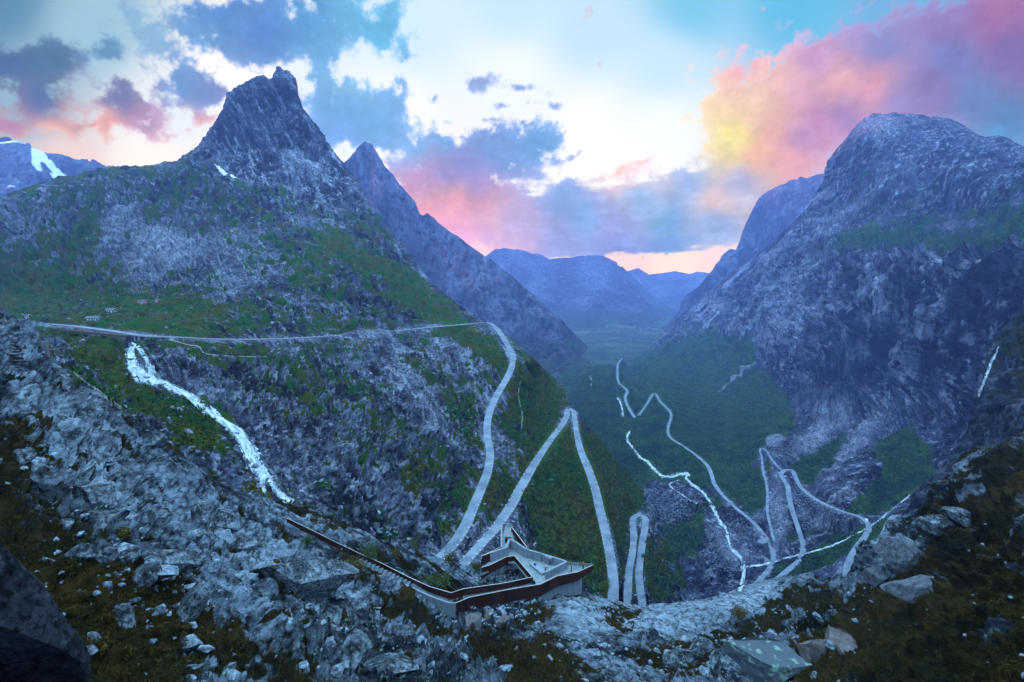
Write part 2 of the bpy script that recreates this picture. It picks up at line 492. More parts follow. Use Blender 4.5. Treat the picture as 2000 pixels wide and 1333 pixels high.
    n_use = n_use * (1 - lowband) + (0.35 * n_fine + 1.1 * n_str) * lowband
    a = cov + n_use * 1.25 * sstep(0.0, 0.5, cov + 0.25)
    alpha = sstep(0.22, 1.0, a)
    cs = idw([(p, q, srgb(c)) for p, q, c in clear], x, y, 3.4, 40)
    cc = idw([(p, q, srgb(c)) for p, q, c in cloud], wx, wy, 3.4, 30)
    dens = sstep(0.5, 1.6, a)
    edge_l = 1.10 - 0.20 * dens + 0.26 * (n_fine + n_str * 0.9 * (0.3 + lowband))
    cc = cc * edge_l[:, None]
    lum = (cc * np.array([0.25, 0.6, 0.15])).sum(1, keepdims=True)
    cc = cc * 0.86 + lum * 0.14 * np.array([0.9, 1.0, 1.12])
    col = cs * (1 - alpha[:, None]) + cc * alpha[:, None]
    # rest of the sky, never in front of the lens: deep blue dusk with broken cloud
    bcl = sstep(-0.15, 0.35, n_big)[:, None]
    bk = np.array([0.30, 0.58, 0.84]) * (1 - bcl) + np.array([0.46, 0.68, 0.88]) * bcl
    offt = np.maximum(back, sstep(-60, -500, y))
    col = col * (1 - offt[:, None]) + bk * (offt * (0.22 + 6.6 * np.clip(D[:, 2], 0, 1) ** 1.5))[:, None]
    # air in front of the dome takes part of its light away and adds its own: give the sky what is left
    z = np.maximum(D[:, 2], 1e-4)
    lim = np.minimum(HAZE_FAR / np.maximum(D[:, 1], 1e-3), HAZE_SIDE / np.maximum(np.abs(D[:, 0]), 1e-3))
    L = np.minimum(HAZE_TOP / z, lim)
    T = np.exp(-HAZE_DENS * L)[:, None]
    vis = (1 - offt)[:, None]
    comp = np.maximum(col - (1 - T) * HAZE_RAD, 0.015 * col) / T
    col = comp * vis + col * (1 - vis)
    nA, nE = len(az), len(el)
    i = np.arange(nE - 1)[:, None] * nA
    j = np.arange(nA)[None]
    j2 = (j + 1) % nA
    F = np.stack([i + j, i + nA + j, i + nA + j2, i + j2], -1).reshape(-1, 4)
    # an opening towards the low sun, beside the picture, where the Nishita world and the sun lamp shine in
    ea, aa = E[:-1], A[:-1]
    F = F[~((ea > math.radians(-5)) & (ea < math.radians(13)) & ((aa > math.radians(246)) & (aa < math.radians(265)))).ravel()]
    t = NT("sky_light")
    em = t.n("ShaderNodeEmission")
    at = t.attr("sky")
    t.l(at.outputs["Color"], em.inputs[0])
    t.l(em.outputs[0], t.t.nodes["Material Output"].inputs[0])
    t.m.cycles.emission_sampling = 'NONE'
    o = mesh_np("sky", D * RAD, F, t.m, None, True, {"sky": np.concatenate([col, np.ones((len(col), 1))], 1)})
    tag(o, kind="structure")
    return o

sky = build_sky()

# ------------------------------------------------------------------ terrain sheets
ALLB = []
def sheet(name, mat, top, bot, ctrl, x0, x1, nx, ny, relief, masks, drop=0.9, carve=None, kind="structure", back=True, label=None, cat=None,
          aniso=(1, 1, 1), ridged=0.7, lam_max=0.12, roughfn=None, seed=0.0, extra=None, skirt_to=-560.0, pw=1.0, damp=None, fine_gain=1.3):
    Dp = Depth(ctrl)
    xs = np.linspace(x0, x1, nx)
    yt, yb = lerp_line(top, xs), lerp_line(bot, xs)
    # a little raggedness of the skyline
    t = np.linspace(0, 1, ny) ** pw
    X = np.repeat(xs[None], ny, 0)
    kw = max(3, int(70 / ((x1 - x0) / (nx - 1))))
    ker = np.hanning(2 * kw + 3)
    ker /= ker.sum()
    ys = np.convolve(np.pad(yt, kw + 1, mode='edge'), ker, 'valid')
    ys = np.minimum(ys, yb - 30)
    Y = ys[None] + (yb - ys)[None] * t[:, None] + (yt - ys)[None] * ((1 - t) ** 7)[:, None]
    D = Dp(X, Y)
    P = unproj(X, Y, D)
    if back:                      # the far side of the ridge, falling away behind it
        nb = 14
        rows = []
        ridge = P[0]
        hd = ridge[:, :2] / np.linalg.norm(ridge[:, :2], axis=1)[:, None]
        span = np.maximum(ridge[:, 2] - skirt_to, 5.0) / drop
        for k in range(nb, 0, -1):
            s_ = (k / nb) ** 1.8
            q = ridge.copy()
            q[:, :2] += hd * (span * s_)[:, None]
            q[:, 2] -= span * s_ * drop
            rows.append(q)
        P = np.concatenate([np.stack(rows), P], 0)
        X = np.concatenate([np.repeat(X[:1], nb, 0), X], 0)
        Y = np.concatenate([np.repeat(Y[:1], nb, 0), Y], 0)
    NY, NX = P.shape[:2]
    # outward normals of the smooth sheet
    du = np.gradient(P, axis=1)
    dv = np.gradient(P, axis=0)
    N = np.cross(dv, du)
    N /= np.maximum(np.linalg.norm(N, axis=-1, keepdims=True), 1e-9)
    flip = np.sign(-(N * P).sum(-1, keepdims=True))
    flip[flip == 0] = 1
    if back:
        flip[:14] = flip[14:15]
    N = N * flip
    dist = np.linalg.norm(P, axis=-1)
    base = P.copy()
    rough = relief * np.ones(X.shape, np.float32)
    if roughfn is not None:
        rough = rough * roughfn(X, Y)
    disp = np.zeros(X.shape, np.float32)
    Q = P * np.array(aniso)
    lam = 0.7
    while lam < 700:
        w_ = sstep(0.0022, 0.006, lam / dist) * (1 - sstep(lam_max * 0.6, lam_max * 1.4, lam / dist))
        if w_.max() > 0.01:
            n = pnoise(Q / lam + seed + lam * 3.1)
            r_ = (1 - 2 * np.abs(n)) - 0.55
            fine = 1.0 + fine_gain * sstep(0.03, 0.006, lam / dist)
            rg = ridged * (0.25 + 0.75 * sstep(0.008, 0.035, lam / dist))
            disp += lam * w_ * fine * ((1 - rg) * n * 0.55 + rg * r_ * 0.42)
        lam *= 2.0
    disp *= rough
    # keep the skyline clean
    edge_ = 0.30 + 0.70 * sstep(2, 34, Y - yt[None])
    disp *= edge_
    if damp is not None:
        xi = np.clip(X.astype(int), 0, 2099)
        yi = np.clip(Y.astype(int), 0, 1399)
        disp *= 1 - 0.9 * damp[yi, xi] * ((X > 0) & (X < 2099))
    if extra is not None:
        xt = extra(X, Y, P, dist) * (0.25 + 0.75 * sstep(2, 40, Y - yt[None]))
        if damp is not None:
            xt = xt * (1 - damp[yi, xi])
        disp += xt
    P = P + N * disp[..., None]
    if carve is not None:
        P = carve(P, X, Y)
    mk = masks(X, Y, P, dist, disp)
    M = np.stack([np.clip(m, 0, 1) for m in mk], -1).reshape(-1, 4)
    i = np.arange(NY - 1)[:, None] * NX
    j = np.arange(NX - 1)[None]
    F = np.stack([i + j, i + NX + j, i + NX + j + 1, i + j + 1], -1).reshape(-1, 4)
    o = mesh_np(name, P, F, mat, None, True, {"mask": M})
    tag(o, label, cat, None, kind)
    return dict(o=o, P=P, X=X, Y=Y, D=Dp, N=N, M=M.reshape(NY, NX, 4), base=base, F=F)

def smooth_path(pts, step):
    """Catmull-Rom through 3-D points, resampled to an even step"""
    p = np.array(pts, float)
    p = np.concatenate([2 * p[:1] - p[1:2], p, 2 * p[-1:] - p[-2:-1]])
    out = []
    for k in range(1, len(p) - 2):
        a, b, c, d = p[k - 1], p[k], p[k + 1], p[k + 2]
        n = max(4, int(np.linalg.norm(c - b) / step * 2))
        t = np.linspace(0, 1, n, endpoint=False)[:, None]
        out.append(0.5 * ((2 * b) + (-a + c) * t + (2 * a - 5 * b + 4 * c - d) * t ** 2 + (-a + 3 * b - 3 * c + d) * t ** 3))
    out.append(p[-2:-1])
    q = np.concatenate(out)
    s = np.concatenate([[0], np.cumsum(np.linalg.norm(np.diff(q, axis=0), axis=1))])
    n = max(2, int(s[-1] / step))
    u = np.linspace(0, s[-1], n)
    return np.stack([np.interp(u, s, q[:, k]) for k in range(3)], -1)

def level(path, win):
    """even out the height along a road"""
    z = path[:, 2].copy()
    k = np.hanning(win * 2 + 3)
    k /= k.sum()
    zp = np.pad(z, win + 1, mode='edge')
    path[:, 2] = np.convolve(zp, k, 'valid')
    return path

def ribbon(name, path, width, mat, thick=1.2, lift=0.0, parent=None):
    n = len(path)
    T = np.gradient(path, axis=0)
    T[:, 2] = 0
    T /= np.maximum(np.linalg.norm(T, axis=1)[:, None], 1e-6)
    Sd = np.stack([T[:, 1], -T[:, 0], 0 * T[:, 0]], -1)
    W = (width if hasattr(width, '__len__') else np.full(n, width))[:, None] / 2
    up = np.array([0, 0, 1.0])
    a, b = path + Sd * W + up * lift, path - Sd * W + up * lift
    c, d = b - up * thick, a - up * thick
    V = np.stack([a, b, c, d], 1).reshape(-1, 3)
    i = np.arange(n - 1)[:, None] * 4
    F = []
    for k in range(4):
        F.append(np.concatenate([i + k, i + (k + 1) % 4, i + 4 + (k + 1) % 4, i + 4 + k], 1))
    o = mesh_np(name, V, np.concatenate(F), mat, parent, False)
    return o, Sd

def make_carver(paths):
    """paths: list of (points, halfwidth, depth_below, blend) – flatten ground along them"""
    pts, meta = [], []
    for pth, hw, dz, bl in paths:
        for q in pth:
            pts.append(q)
            meta.append((hw, dz, bl))
    if not pts:
        return None
    kd = kdtree.KDTree(len(pts))
    for i, q in enumerate(pts):
        kd.insert((q[0], q[1], 0), i)
    kd.balance()
    A = np.array(pts)
    px, py = proj(A)
    def carve(P, X, Y):
        # candidate vertices: near the road in plan
        lo, hi = A[:, :2].min(0) - 25, A[:, :2].max(0) + 25
        cell = 24.0
        gx = ((A[:, 0] - lo[0]) / cell).astype(int)
        gy = ((A[:, 1] - lo[1]) / cell).astype(int)
        G = np.zeros((int((hi[0] - lo[0]) / cell) + 3, int((hi[1] - lo[1]) / cell) + 3), bool)
        for dx in (-1, 0, 1):
            for dy in (-1, 0, 1):
                G[np.clip(gx + dx, 0, G.shape[0] - 1), np.clip(gy + dy, 0, G.shape[1] - 1)] = True
        Pf = P.reshape(-1, 3)
        ix = ((Pf[:, 0] - lo[0]) / cell).astype(int)
        iy = ((Pf[:, 1] - lo[1]) / cell).astype(int)
        ok = (Pf[:, 0] > lo[0]) & (Pf[:, 1] > lo[1]) & (ix < G.shape[0]) & (iy < G.shape[1])
        ok[ok] = G[ix[ok], iy[ok]]
        for v in np.nonzero(ok)[0]:
            q = Pf[v]
            co, i, dd = kd.find((q[0], q[1], 0))
            hw, dz, bl = meta[i]
            if dd < hw + bl and abs(q[2] - A[i, 2]) < 40:
                t = 0.0 if dd < hw else (dd - hw) / bl
                t = t * t * (3 - 2 * t)
                q[2] = (A[i, 2] - dz) * (1 - t) + q[2] * t
        return Pf.reshape(P.shape)
    return carve

# ------------------------------------------------------------------ roads and streams: places along them (x, y, distance)
def pathpts(lst, D=None):
    return np.array([unproj(x, y, d) for x, y, d in lst])

R_top = [(30, 630, 470), (90, 633, 440), (140, 637, 400), (190, 643, 365), (240, 650, 335), (300, 657, 330), (360, 661, 350), (440, 664, 390), (500, 663.5, 430), (560, 662, 475),
         (640, 657, 530), (720, 651, 590), (790, 645, 640), (860, 638, 690), (925, 632.5, 725), (948, 630, 735), (960, 634, 715), (972, 645, 670), (985, 664, 620), (998, 690, 560), (1001, 710, 520),
         (992, 735, 480), (975, 765, 440), (960, 795, 405), (952, 825, 380), (952, 855, 358), (957, 885, 338), (953, 920, 312), (942, 950, 290), (925, 990, 264), (908, 1030, 243), (888, 1060, 228), (862, 1088, 216), (835, 1118, 205)]
R_two = [(885, 1130, 202), (912, 1095, 216), (938, 1065, 230), (970, 1030, 252), (1000, 985, 282), (1022, 945, 318), (1045, 905, 358), (1075, 860, 415), (1098, 830, 470), (1107, 812, 510), (1107, 804, 535), (1112, 801, 542),
         (1120, 804, 535), (1122, 815, 512), (1126, 845, 462), (1134, 880, 420), (1150, 920, 385), (1162, 955, 360), (1170, 990, 338), (1182, 1040, 305), (1192, 1090, 280), (1198, 1140, 260), (1196, 1190, 245)]
R_three = [(1222, 1200, 285), (1226, 1160, 305), (1228, 1120, 330), (1236, 1075, 362), (1237, 1040, 395), (1235, 1020, 415), (1239, 1010, 428), (1249, 1008, 432), (1260, 1012, 425), (1260, 1030, 408), (1255, 1060, 382), (1248, 1110, 348), (1250, 1150, 325), (1258, 1200, 300)]
R_vallo = [(1448, 1175, 520), (1478, 1140, 560), (1502, 1112, 600), (1511, 1090, 625), (1506, 1068, 650), (1492, 1045, 680), (1465, 1015, 715), (1440, 995, 745), (1412, 968, 785), (1395, 945, 820), (1389, 925, 860), (1380, 908, 900), (1360, 890, 950),
           (1335, 872, 1010), (1318, 862, 1050), (1306, 850, 1095), (1305, 835, 1150), (1311, 815, 1220), (1308, 803, 1290), (1298, 793, 1360), (1288, 783, 1440), (1281, 770, 1540), (1274, 772, 1540), (1266, 785, 1450), (1256, 800, 1380), (1247, 812, 1340)]
R_vfar = [(1240, 817, 1330), (1234, 808, 1380), (1224, 790, 1490), (1221, 777, 1590), (1225, 766, 1680), (1218, 757, 1760), (1208, 748, 1850), (1206, 730, 2050), (1207, 712, 2300), (1215, 700, 2500)]
R_mid = [(1490, 1175, 520), (1512, 1140, 556), (1535, 1118, 582), (1558, 1098, 606), (1568, 1078, 632), (1567, 1060, 655), (1558, 1030, 690), (1548, 1000, 716), (1541, 970, 750), (1538, 950, 778), (1529, 935, 800), (1526, 926, 818), (1534, 919, 838),
         (1546, 919, 846), (1553, 932, 828), (1561, 948, 798), (1575, 963, 762), (1600, 980, 712), (1640, 998, 658), (1675, 1009, 625), (1692, 1020, 600), (1697, 1032, 580), (1690, 1048, 560), (1675, 1068, 536), (1662, 1090, 512), (1655, 1110, 495), (1652, 1130, 480)]
R_spur = [(1512, 1058, 650), (1505, 1030, 688), (1499, 1000, 730), (1499, 970, 775), (1497, 945, 815), (1490, 920, 850), (1488, 895, 890), (1484, 880, 915), (1489, 876, 922), (1498, 882, 900), (1506, 896, 870), (1518, 910, 845), (1530, 922, 833)]
R_high = [(1700, 1075, 470), (1722, 1055, 482), (1735, 1030, 500), (1744, 1014, 515), (1756, 1009, 515), (1772, 1012, 500), (1785, 1020, 480)]
W_fall = [(262, 662, 320), (262, 676, 298), (256, 692, 285), (258, 712, 272), (275, 732, 258), (300, 745, 247), (325, 753, 240), (350, 764, 232), (375, 778, 225), (400, 797, 217), (425, 815, 210), (450, 833, 204), (472, 853, 198),
          (485, 875, 192), (497, 900, 186), (510, 925, 180), (528, 950, 174), (552, 972, 168), (580, 992, 162)]
W_river = [(1446, 1160, 548), (1452, 1120, 588), (1452, 1100, 612), (1440, 1082, 635), (1425, 1068, 655), (1420, 1040, 690), (1405, 1018, 720), (1395, 1000, 745), (1385, 980, 772), (1372, 962, 800), (1352, 948, 826), (1340, 935, 848), (1345, 926, 865), (1325, 928, 868), (1308, 932, 872), (1290, 929, 885),
           (1275, 915, 915), (1268, 905, 940), (1250, 893, 975), (1240, 880, 1010), (1228, 865, 1060), (1225, 855, 1095), (1230, 843, 1140)]
W_river2 = [(1216, 815, 1350), (1215, 800, 1440), (1211, 785, 1540), (1206, 778, 1600)]
W_trib = [(1455, 1108, 605), (1490, 1104, 606), (1540, 1090, 612), (1600, 1075, 612), (1640, 1060, 612), (1690, 1035, 612), (1720, 1015, 620), (1750, 990, 640), (1778, 968, 660)]
W_far = [(1154, 755, 1900), (1157, 745, 2000), (1150, 735, 2120)]

def spl(l, step=2.0, win=0):
    p = smooth_path(pathpts(l), step)
    return level(p, win) if win else p
P_top, P_two, P_three = spl(R_top, 2, 14), spl(R_two, 2, 10), spl(R_three, 2, 6)
P_vallo, P_mid, P_spur, P_high = spl(R_vallo, 2.5, 10), spl(R_mid, 2.5, 8), spl(R_spur, 2.5, 8), spl(R_high, 2.5, 6)
P_vfar = spl(R_vfar, 5, 8)
P_fall = spl(W_fall, 1.0, 3)
P_river, P_trib, P_river2, P_wfar = spl(W_river, 2.5, 4), spl(W_trib, 2.5, 4), spl(W_river2, 4, 3), spl(W_far, 4, 3)

def damp_map(paths, r, flat=False):
    m = np.zeros((1400, 2100), np.float32)
    for pth in paths:
        px, py = (pth[:, 0], pth[:, 1]) if flat else proj(pth)
        for a, b in zip(px.astype(int), py.astype(int)):
            if -20 < a < 2120 and -20 < b < 1420:
                m[max(0, b - 1):b + 2, max(0, a - 1):a + 2] = 1
    k = np.hanning(2 * r + 3)
    k /= k.max()
    for ax in (0, 1):                      # spread outwards
        out = m.copy()
        for d_ in range(1, r + 1):
            for sg in (-1, 1):
                out = np.maximum(out, np.roll(m, sg * d_, ax) * k[r + 1 + d_])
        m = out
    return m
DAMP_L = damp_map([P_top, P_two, P_three], 22)
def px_line(l, st=1.0):
    return smooth_path([(a, b, 0) for a, b in l], st)
FALLMAP = damp_map([P_fall], 24)
SHO_L = damp_map([P_top, P_two, P_three], 10)
SHO_R = damp_map([P_vallo, P_mid, P_spur, P_high], 7)
def at_px(m, X, Y):
    return m[np.clip(Y.astype(int), 0, 1399), np.clip(X.astype(int), 0, 2099)] * ((X > 0) & (X < 2099))
DAMP_R = damp_map([P_vallo, P_mid, P_spur, P_high, P_river, P_trib], 14)

DAMP_A = damp_map([px_line([(560, 1018), (600, 1040), (650, 1066), (700, 1090), (745, 1112), (800, 1138), (840, 1156), (885, 1172), (985, 1160), (1056, 1148), (1129, 1130), (1160, 1110)]), px_line([(940, 1112), (1000, 1100), (1100, 1110)])], 30, True)

# ------------------------------------------------------------------ the near hillside under the camera
CTRL_A = [(0, 608, 150), (85, 690, 130), (150, 740, 120), (290, 830, 115), (420, 940, 110), (560, 985, 116), (700, 1040, 120), (870, 1093, 116), (1000, 1100, 113), (1130, 1150, 108),
          (1190, 1172, 116), (1260, 1183, 120), (1400, 1160, 125), (1540, 1125, 130), (1640, 1130, 122), (1700, 1050, 128), (1780, 1010, 133), (1850, 940, 140), (1930, 880, 140), (2000, 850, 138),
          (1000, 1250, 66), (1000, 1333, 46), (500, 1100, 68), (500, 1200, 50), (500, 1333, 34), (250, 1000, 52), (0, 1000, 36), (0, 800, 66), (200, 1333, 21), (0, 1333, 15), (0, 1150, 22),
          (1300, 1250, 82), (1300, 1333, 56), (1600, 1230, 84), (1600, 1333, 52), (1800, 1333, 33), (2000, 1333, 19), (2000, 1100, 44), (1800, 1150, 78), (700, 1150, 86), (890, 1204, 94.5), (970, 1184, 98.5), (1060, 1163, 102),
          (700, 1333, 40), (-250, 520, 160), (-250, 900, 30), (-250, 1333, 9), (2250, 780, 150), (2250, 1100, 30), (2250, 1333, 11), (1050, 1130, 104), (950, 1110, 107), (700, 1090, 104), (1000, 1480, 30), (200, 1480, 12), (1800, 1480, 20)]
TOP_A = [(-260, 520), (-100, 560), (0, 606), (20, 612), (45, 632), (85, 690), (110, 716), (150, 742), (215, 792), (290, 832), (350, 884), (420, 940), (470, 962), (515, 972), (560, 985), (600, 995), (650, 1012), (700, 1034),
         (760, 1062), (800, 1078), (840, 1090), (870, 1094), (905, 1103), (930, 1106), (960, 1104), (985, 1092), (1010, 1094), (1050, 1104), (1105, 1124), (1130, 1150), (1160, 1166), (1190, 1171), (1230, 1182), (1265, 1184),
         (1300, 1180), (1340, 1176), (1400, 1166), (1440, 1150), (1480, 1137), (1540, 1123), (1580, 1122), (1620, 1134), (1650, 1128), (1672, 1100), (1690, 1066), (1720, 1050), (1740, 1024), (1768, 1010),
         (1810, 992), (1830, 960), (1850, 930), (1872, 900), (1905, 878), (1950, 872), (2000, 846), (2100, 800), (2260, 740)]
BOT_A = [(-260, 1480), (2260, 1480)]
TURF_A = [(1700, 1125, 90, 45, -30, -.9), (1790, 1065, 80, 34, -35, -.8), (1600, 1215, 130, 22, -20, -.6), (1880, 985, 90, 16, -35, -.7), (1830, 1150, 90, 14, -35, -.6), (1960, 1110, 90, 12, -45, -.7), (1420, 1290, 60, 30, 0, -.6), (60, 1120, 230, 150, 35, .8), (120, 1300, 260, 160, 20, .9), (20, 860, 90, 60, 40, .75), (300, 1180, 160, 80, 35, .45), (480, 1300, 240, 60, 20, .8), (560, 1200, 120, 40, 30, .35), (330, 1080, 80, 40, 30, .4),
          (680, 1120, 45, 30, 20, .7), (450, 1080, 45, 18, 35, .5), (330, 930, 60, 12, 35, .6), (250, 890, 40, 10, 40, .5), (620, 1010, 90, 12, 25, .8), (790, 1190, 110, 16, 20, .6), (900, 1250, 160, 18, 22, .5),
          (1040, 1300, 130, 50, 10, .8), (1220, 1220, 60, 40, 20, .8), (1060, 1200, 60, 22, 0, .6), (1330, 1290, 110, 36, -5, .75), (1560, 1200, 60, 40, 0, .7), (1640, 1180, 90, 60, -10, .75), (1450, 1240, 120, 40, -10, .6),
          (1730, 1260, 200, 120, -30, .95), (1900, 1100, 200, 110, -35, .95), (1880, 1000, 90, 60, -40, .8), (1990, 920, 80, 60, -40, .8), (1950, 1270, 160, 120, -30, .9), (1600, 1300, 100, 40, 0, .6), (130, 770, 30, 20, 40, .3), (860, 1150, 60, 20, 10, .8),
          (730, 1090, 50, 16, 20, .5), (1000, 1128, 40, 18, 0, .5), (1120, 1160, 40, 12, 20, .5), (1480, 1150, 60, 12, -10, -.5), (1330, 1215, 160, 22, -10, -.8), (1130, 1215, 60, 30, 0, -.7), (1740, 1050, 40, 40, 0, -.4), (1500, 1300, 60, 30, 0, -.5),
          (250, 960, 230, 40, 35, -.5), (560, 1130, 120, 40, 30, -.5), (820, 1290, 100, 36, 25, -.4), (1170, 1290, 70, 20, 5, -.5), (1720, 1110, 60, 40, -30, -.4), (1850, 1090, 120, 10, -38, -.4), (1950, 1220, 130, 14, -55, -.8), (1930, 1010, 70, 10, -30, -.5)]
def masks_A(X, Y, P, dist, disp):
    n = fbm(P / 9.0, 5, 0.6, 2.0)
    n7 = fbm(P / 2.2, 4, 0.6, 12.0)
    turf = 0.30 + blobs(TURF_A, X + 60 * n, Y + 40 * fbm(P / 8.0, 4, 0.6, 71.)) * 0.75 + 0.60 * n + 0.55 * n7 - 0.10 * disp
    pale = blobs([(230, 950, 230, 45, 38, .65), (120, 820, 160, 40, 40, .5), (520, 1100, 150, 40, 30, .5), (660, 1030, 90, 16, 22, .6), (850, 1280, 130, 22, 22, .5), (1330, 1200, 200, 30, -10, .8), (1150, 1200, 90, 40, 0, .9), (1490, 1148, 90, 22, -10, .6), (990, 1130, 60, 22, 0, .8), (560, 1100, 120, 40, 30, .3), (600, 1310, 130, 50, 20, .25)], X, Y) + 0.25 * fbm(P / 4.0, 4, .6, 9.)
    sa = streak(X, Y, 37, 10, 130, 2.0, 5)
    sb = streak(X, Y, -33, 10, 120, 6.0, 5)
    lw, rw = sstep(1150, 850, X), sstep(1450, 1650, X)
    turf = turf + lw * (0.7 * sstep(.12, .3, sa) - .12) + rw * 1.0 * sb
    cr = sstep(0.025, 0.0, np.abs(streak(X, Y, 40, 26, 240, 12.0, 4))) * lw
    turf = turf - cr * .3
    stain = 0.9 * cr + 0.5 * sstep(.05, .25, -sa) * lw + 0.5 * sstep(.05, .25, -sb) * rw + 0.35 * sstep(0.1, 0.4, fbm(P / np.array([14., 14., 3.]), 5, 0.6, 14.)) + blobs([(950, 1190, 60, 10, 0, .4), (40, 1230, 90, 140, 20, .5), (-20, 1250, 90, 200, 0, .7), (1800, 1290, 120, 60, 0, .5), (1750, 1300, 240, 80, -20, .4)], X, Y)
    return turf, pale, stain, 0 * n
def extra_A(X, Y, P, dist):
    # tilted slabs: ledges that step down across the slope, long joints along it
    d = (0.62 * P[..., 0] - 0.45 * P[..., 1] - 0.75 * P[..., 2])
    wob = 4.5 * fbm(P / 22.0, 4, 0.55, 8.0)
    left = sstep(1500, 900, X)
    q = ((P[..., 0] * 0.42 + P[..., 1] * 0.55 + P[..., 2] * 1.1) + wob) / 5.2
    q2 = ((-P[..., 0] * 0.5 + P[..., 1] * 0.6 + P[..., 2] * 0.9) + wob) / 4.2
    q = q * left + q2 * (1 - left)
    fr = q - np.floor(q)
    saw = np.where(fr < 0.82, fr / 0.82, (1 - fr) / 0.18)
    amp = 0.55 + 0.9 * pnoise(P / 17.0 + 3.0)
    near = sstep(6, 40, dist)
    big = 1.7 * pnoise(P / 31.0 + 40.0)
    sa = streak(X, Y, 37, 13, 150, 2.0, 5)
    sb = streak(X, Y, -33, 12, 120, 6.0, 5)
    wl_, wr_ = sstep(1150, 850, X) * sstep(5, 30, dist), sstep(1450, 1650, X) * sstep(5, 30, dist)
    big = big + dist / 60.0 * (wl_ * (3.6 * sa - 1.3 * sstep(0.03, 0.0, np.abs(streak(X, Y, 40, 30, 260, 12.0, 4)))) + wr_ * 3.4 * sb)
    rel = blobs([(1000, 1115, 170, 60, 0, 1.0)], X, Y)
    q3 = q * 4.3 + 0.6 * pnoise(P / 3.1 + 60.0)
    f3 = q3 - np.floor(q3)
    saw2 = np.where(f3 < 0.75, f3 / 0.75, (1 - f3) / 0.25) * (0.15 + 0.5 * np.clip(pnoise(P / 6.0 + 80.0) + 0.3, 0, 1))
    q4 = (P[..., 0] * 0.9 - P[..., 1] * 0.3 + 2.5 * pnoise(P / 9.0 + 33.0)) / 3.7
    f4 = np.abs(q4 - np.round(q4))
    joint = -0.5 * sstep(0.06, 0.0, f4) * sstep(0, 0.3, pnoise(P / 12.0 + 90.0))
    return ((saw - 0.5) * 2.0 * np.clip(amp, 0.1, 1.5) * near + saw2 * near + joint * near + big * near) * (1 - 0.85 * np.clip(rel, 0, 1))
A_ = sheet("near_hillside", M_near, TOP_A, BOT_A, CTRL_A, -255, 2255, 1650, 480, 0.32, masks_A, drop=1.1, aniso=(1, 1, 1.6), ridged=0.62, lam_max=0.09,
           roughfn=lambda X, Y: 0.9 - 0.6 * np.clip(blobs([(1000, 1115, 150, 60, 0, 1.0), (230, 940, 260, 60, 38, .5), (560, 1080, 150, 50, 30, .4), (1450, 1160, 120, 20, -8, .4)], X, Y), 0, 1), extra=extra_A, seed=3.0, pw=1.0, skirt_to=-330, damp=DAMP_A, fine_gain=0.5)

# ------------------------------------------------------------------ gorge wall and left mountain (one continuous slope)
CTRL_L = [(0, 385, 1000), (100, 345, 1180), (200, 325, 1350), (320, 313, 1420), (350, 312, 1450), (400, 265, 1560), (460, 180, 1680), (545, 133, 1720), (600, 215, 1700), (650, 290, 1640), (700, 378, 1480), (760, 450, 1320), (830, 540, 1060), (900, 600, 860), (945, 630, 745),
          (1000, 663, 690), (1060, 718, 650), (1110, 778, 620), (1180, 870, 560), (1250, 960, 500), (1290, 1040, 450), (1340, 1150, 415), (500, 600, 540), (500, 500, 760), (500, 400, 1120), (545, 300, 1500), (100, 560, 620), (100, 450, 840), (0, 560, 640), (300, 450, 860),
          (280, 590, 500), (217, 607, 450), (185, 622, 420), (55, 620, 480), (700, 500, 900), (700, 600, 650), (820, 600, 790), (300, 600, 480), (-250, 420, 1100), (-250, 640, 420), (-250, 900, 260),
          (0, 640, 420), (0, 720, 240), (80, 720, 190), (60, 655, 330), (150, 700, 210), (200, 760, 185), (300, 830, 158), (400, 900, 150), (350, 680, 300), (340, 720, 262), (450, 760, 262), (600, 900, 215), (700, 1000, 200), (800, 1060, 205), (700, 700, 440), (850, 700, 540), (900, 660, 660),
          (600, 1010, 172), (450, 950, 160), (560, 820, 240), (700, 850, 285), (850, 850, 345), (1050, 700, 600), (1040, 780, 510), (1060, 1000, 300), (1100, 1100, 262), (1000, 1100, 235), (1200, 950, 440), (1300, 1200, 360), (1150, 1250, 225), (900, 1200, 185), (600, 1100, 150)] \
    + R_top[::2] + R_two[::2] + R_three[::2] + W_fall[::2]
TOP_L = [(-260, 440), (-120, 415), (0, 386), (40, 372), (80, 357), (110, 350), (150, 341), (190, 332), (205, 326), (240, 324), (260, 326), (285, 325), (300, 323), (320, 317), (345, 315), (365, 300), (385, 288), (400, 268), (420, 238), (437, 210), (443, 184), (470, 166), (500, 150),
         (515, 146), (524, 154), (531, 153), (538, 138), (545, 132), (553, 139), (565, 140), (575, 152), (582, 184), (590, 209), (608, 232), (625, 256), (640, 280), (655, 300), (672, 322), (690, 345), (712, 383), (730, 410), (750, 436), (775, 466), (800, 500), (830, 540), (860, 566), (890, 590), (920, 612),
         (945, 629), (965, 634), (985, 650), (1000, 662), (1030, 690), (1060, 718), (1085, 740), (1103, 758), (1111, 772), (1115, 795), (1130, 808), (1150, 832), (1180, 868), (1210, 910), (1240, 945), (1262, 975), (1275, 1000), (1290, 1036), (1310, 1080), (1330, 1110), (1346, 1180)]
BOT_L = [(-260, 900), (0, 760), (100, 790), (215, 850), (300, 890), (420, 990), (560, 1040), (700, 1090), (870, 1140), (1000, 1170), (1130, 1210), (1346, 1250)]
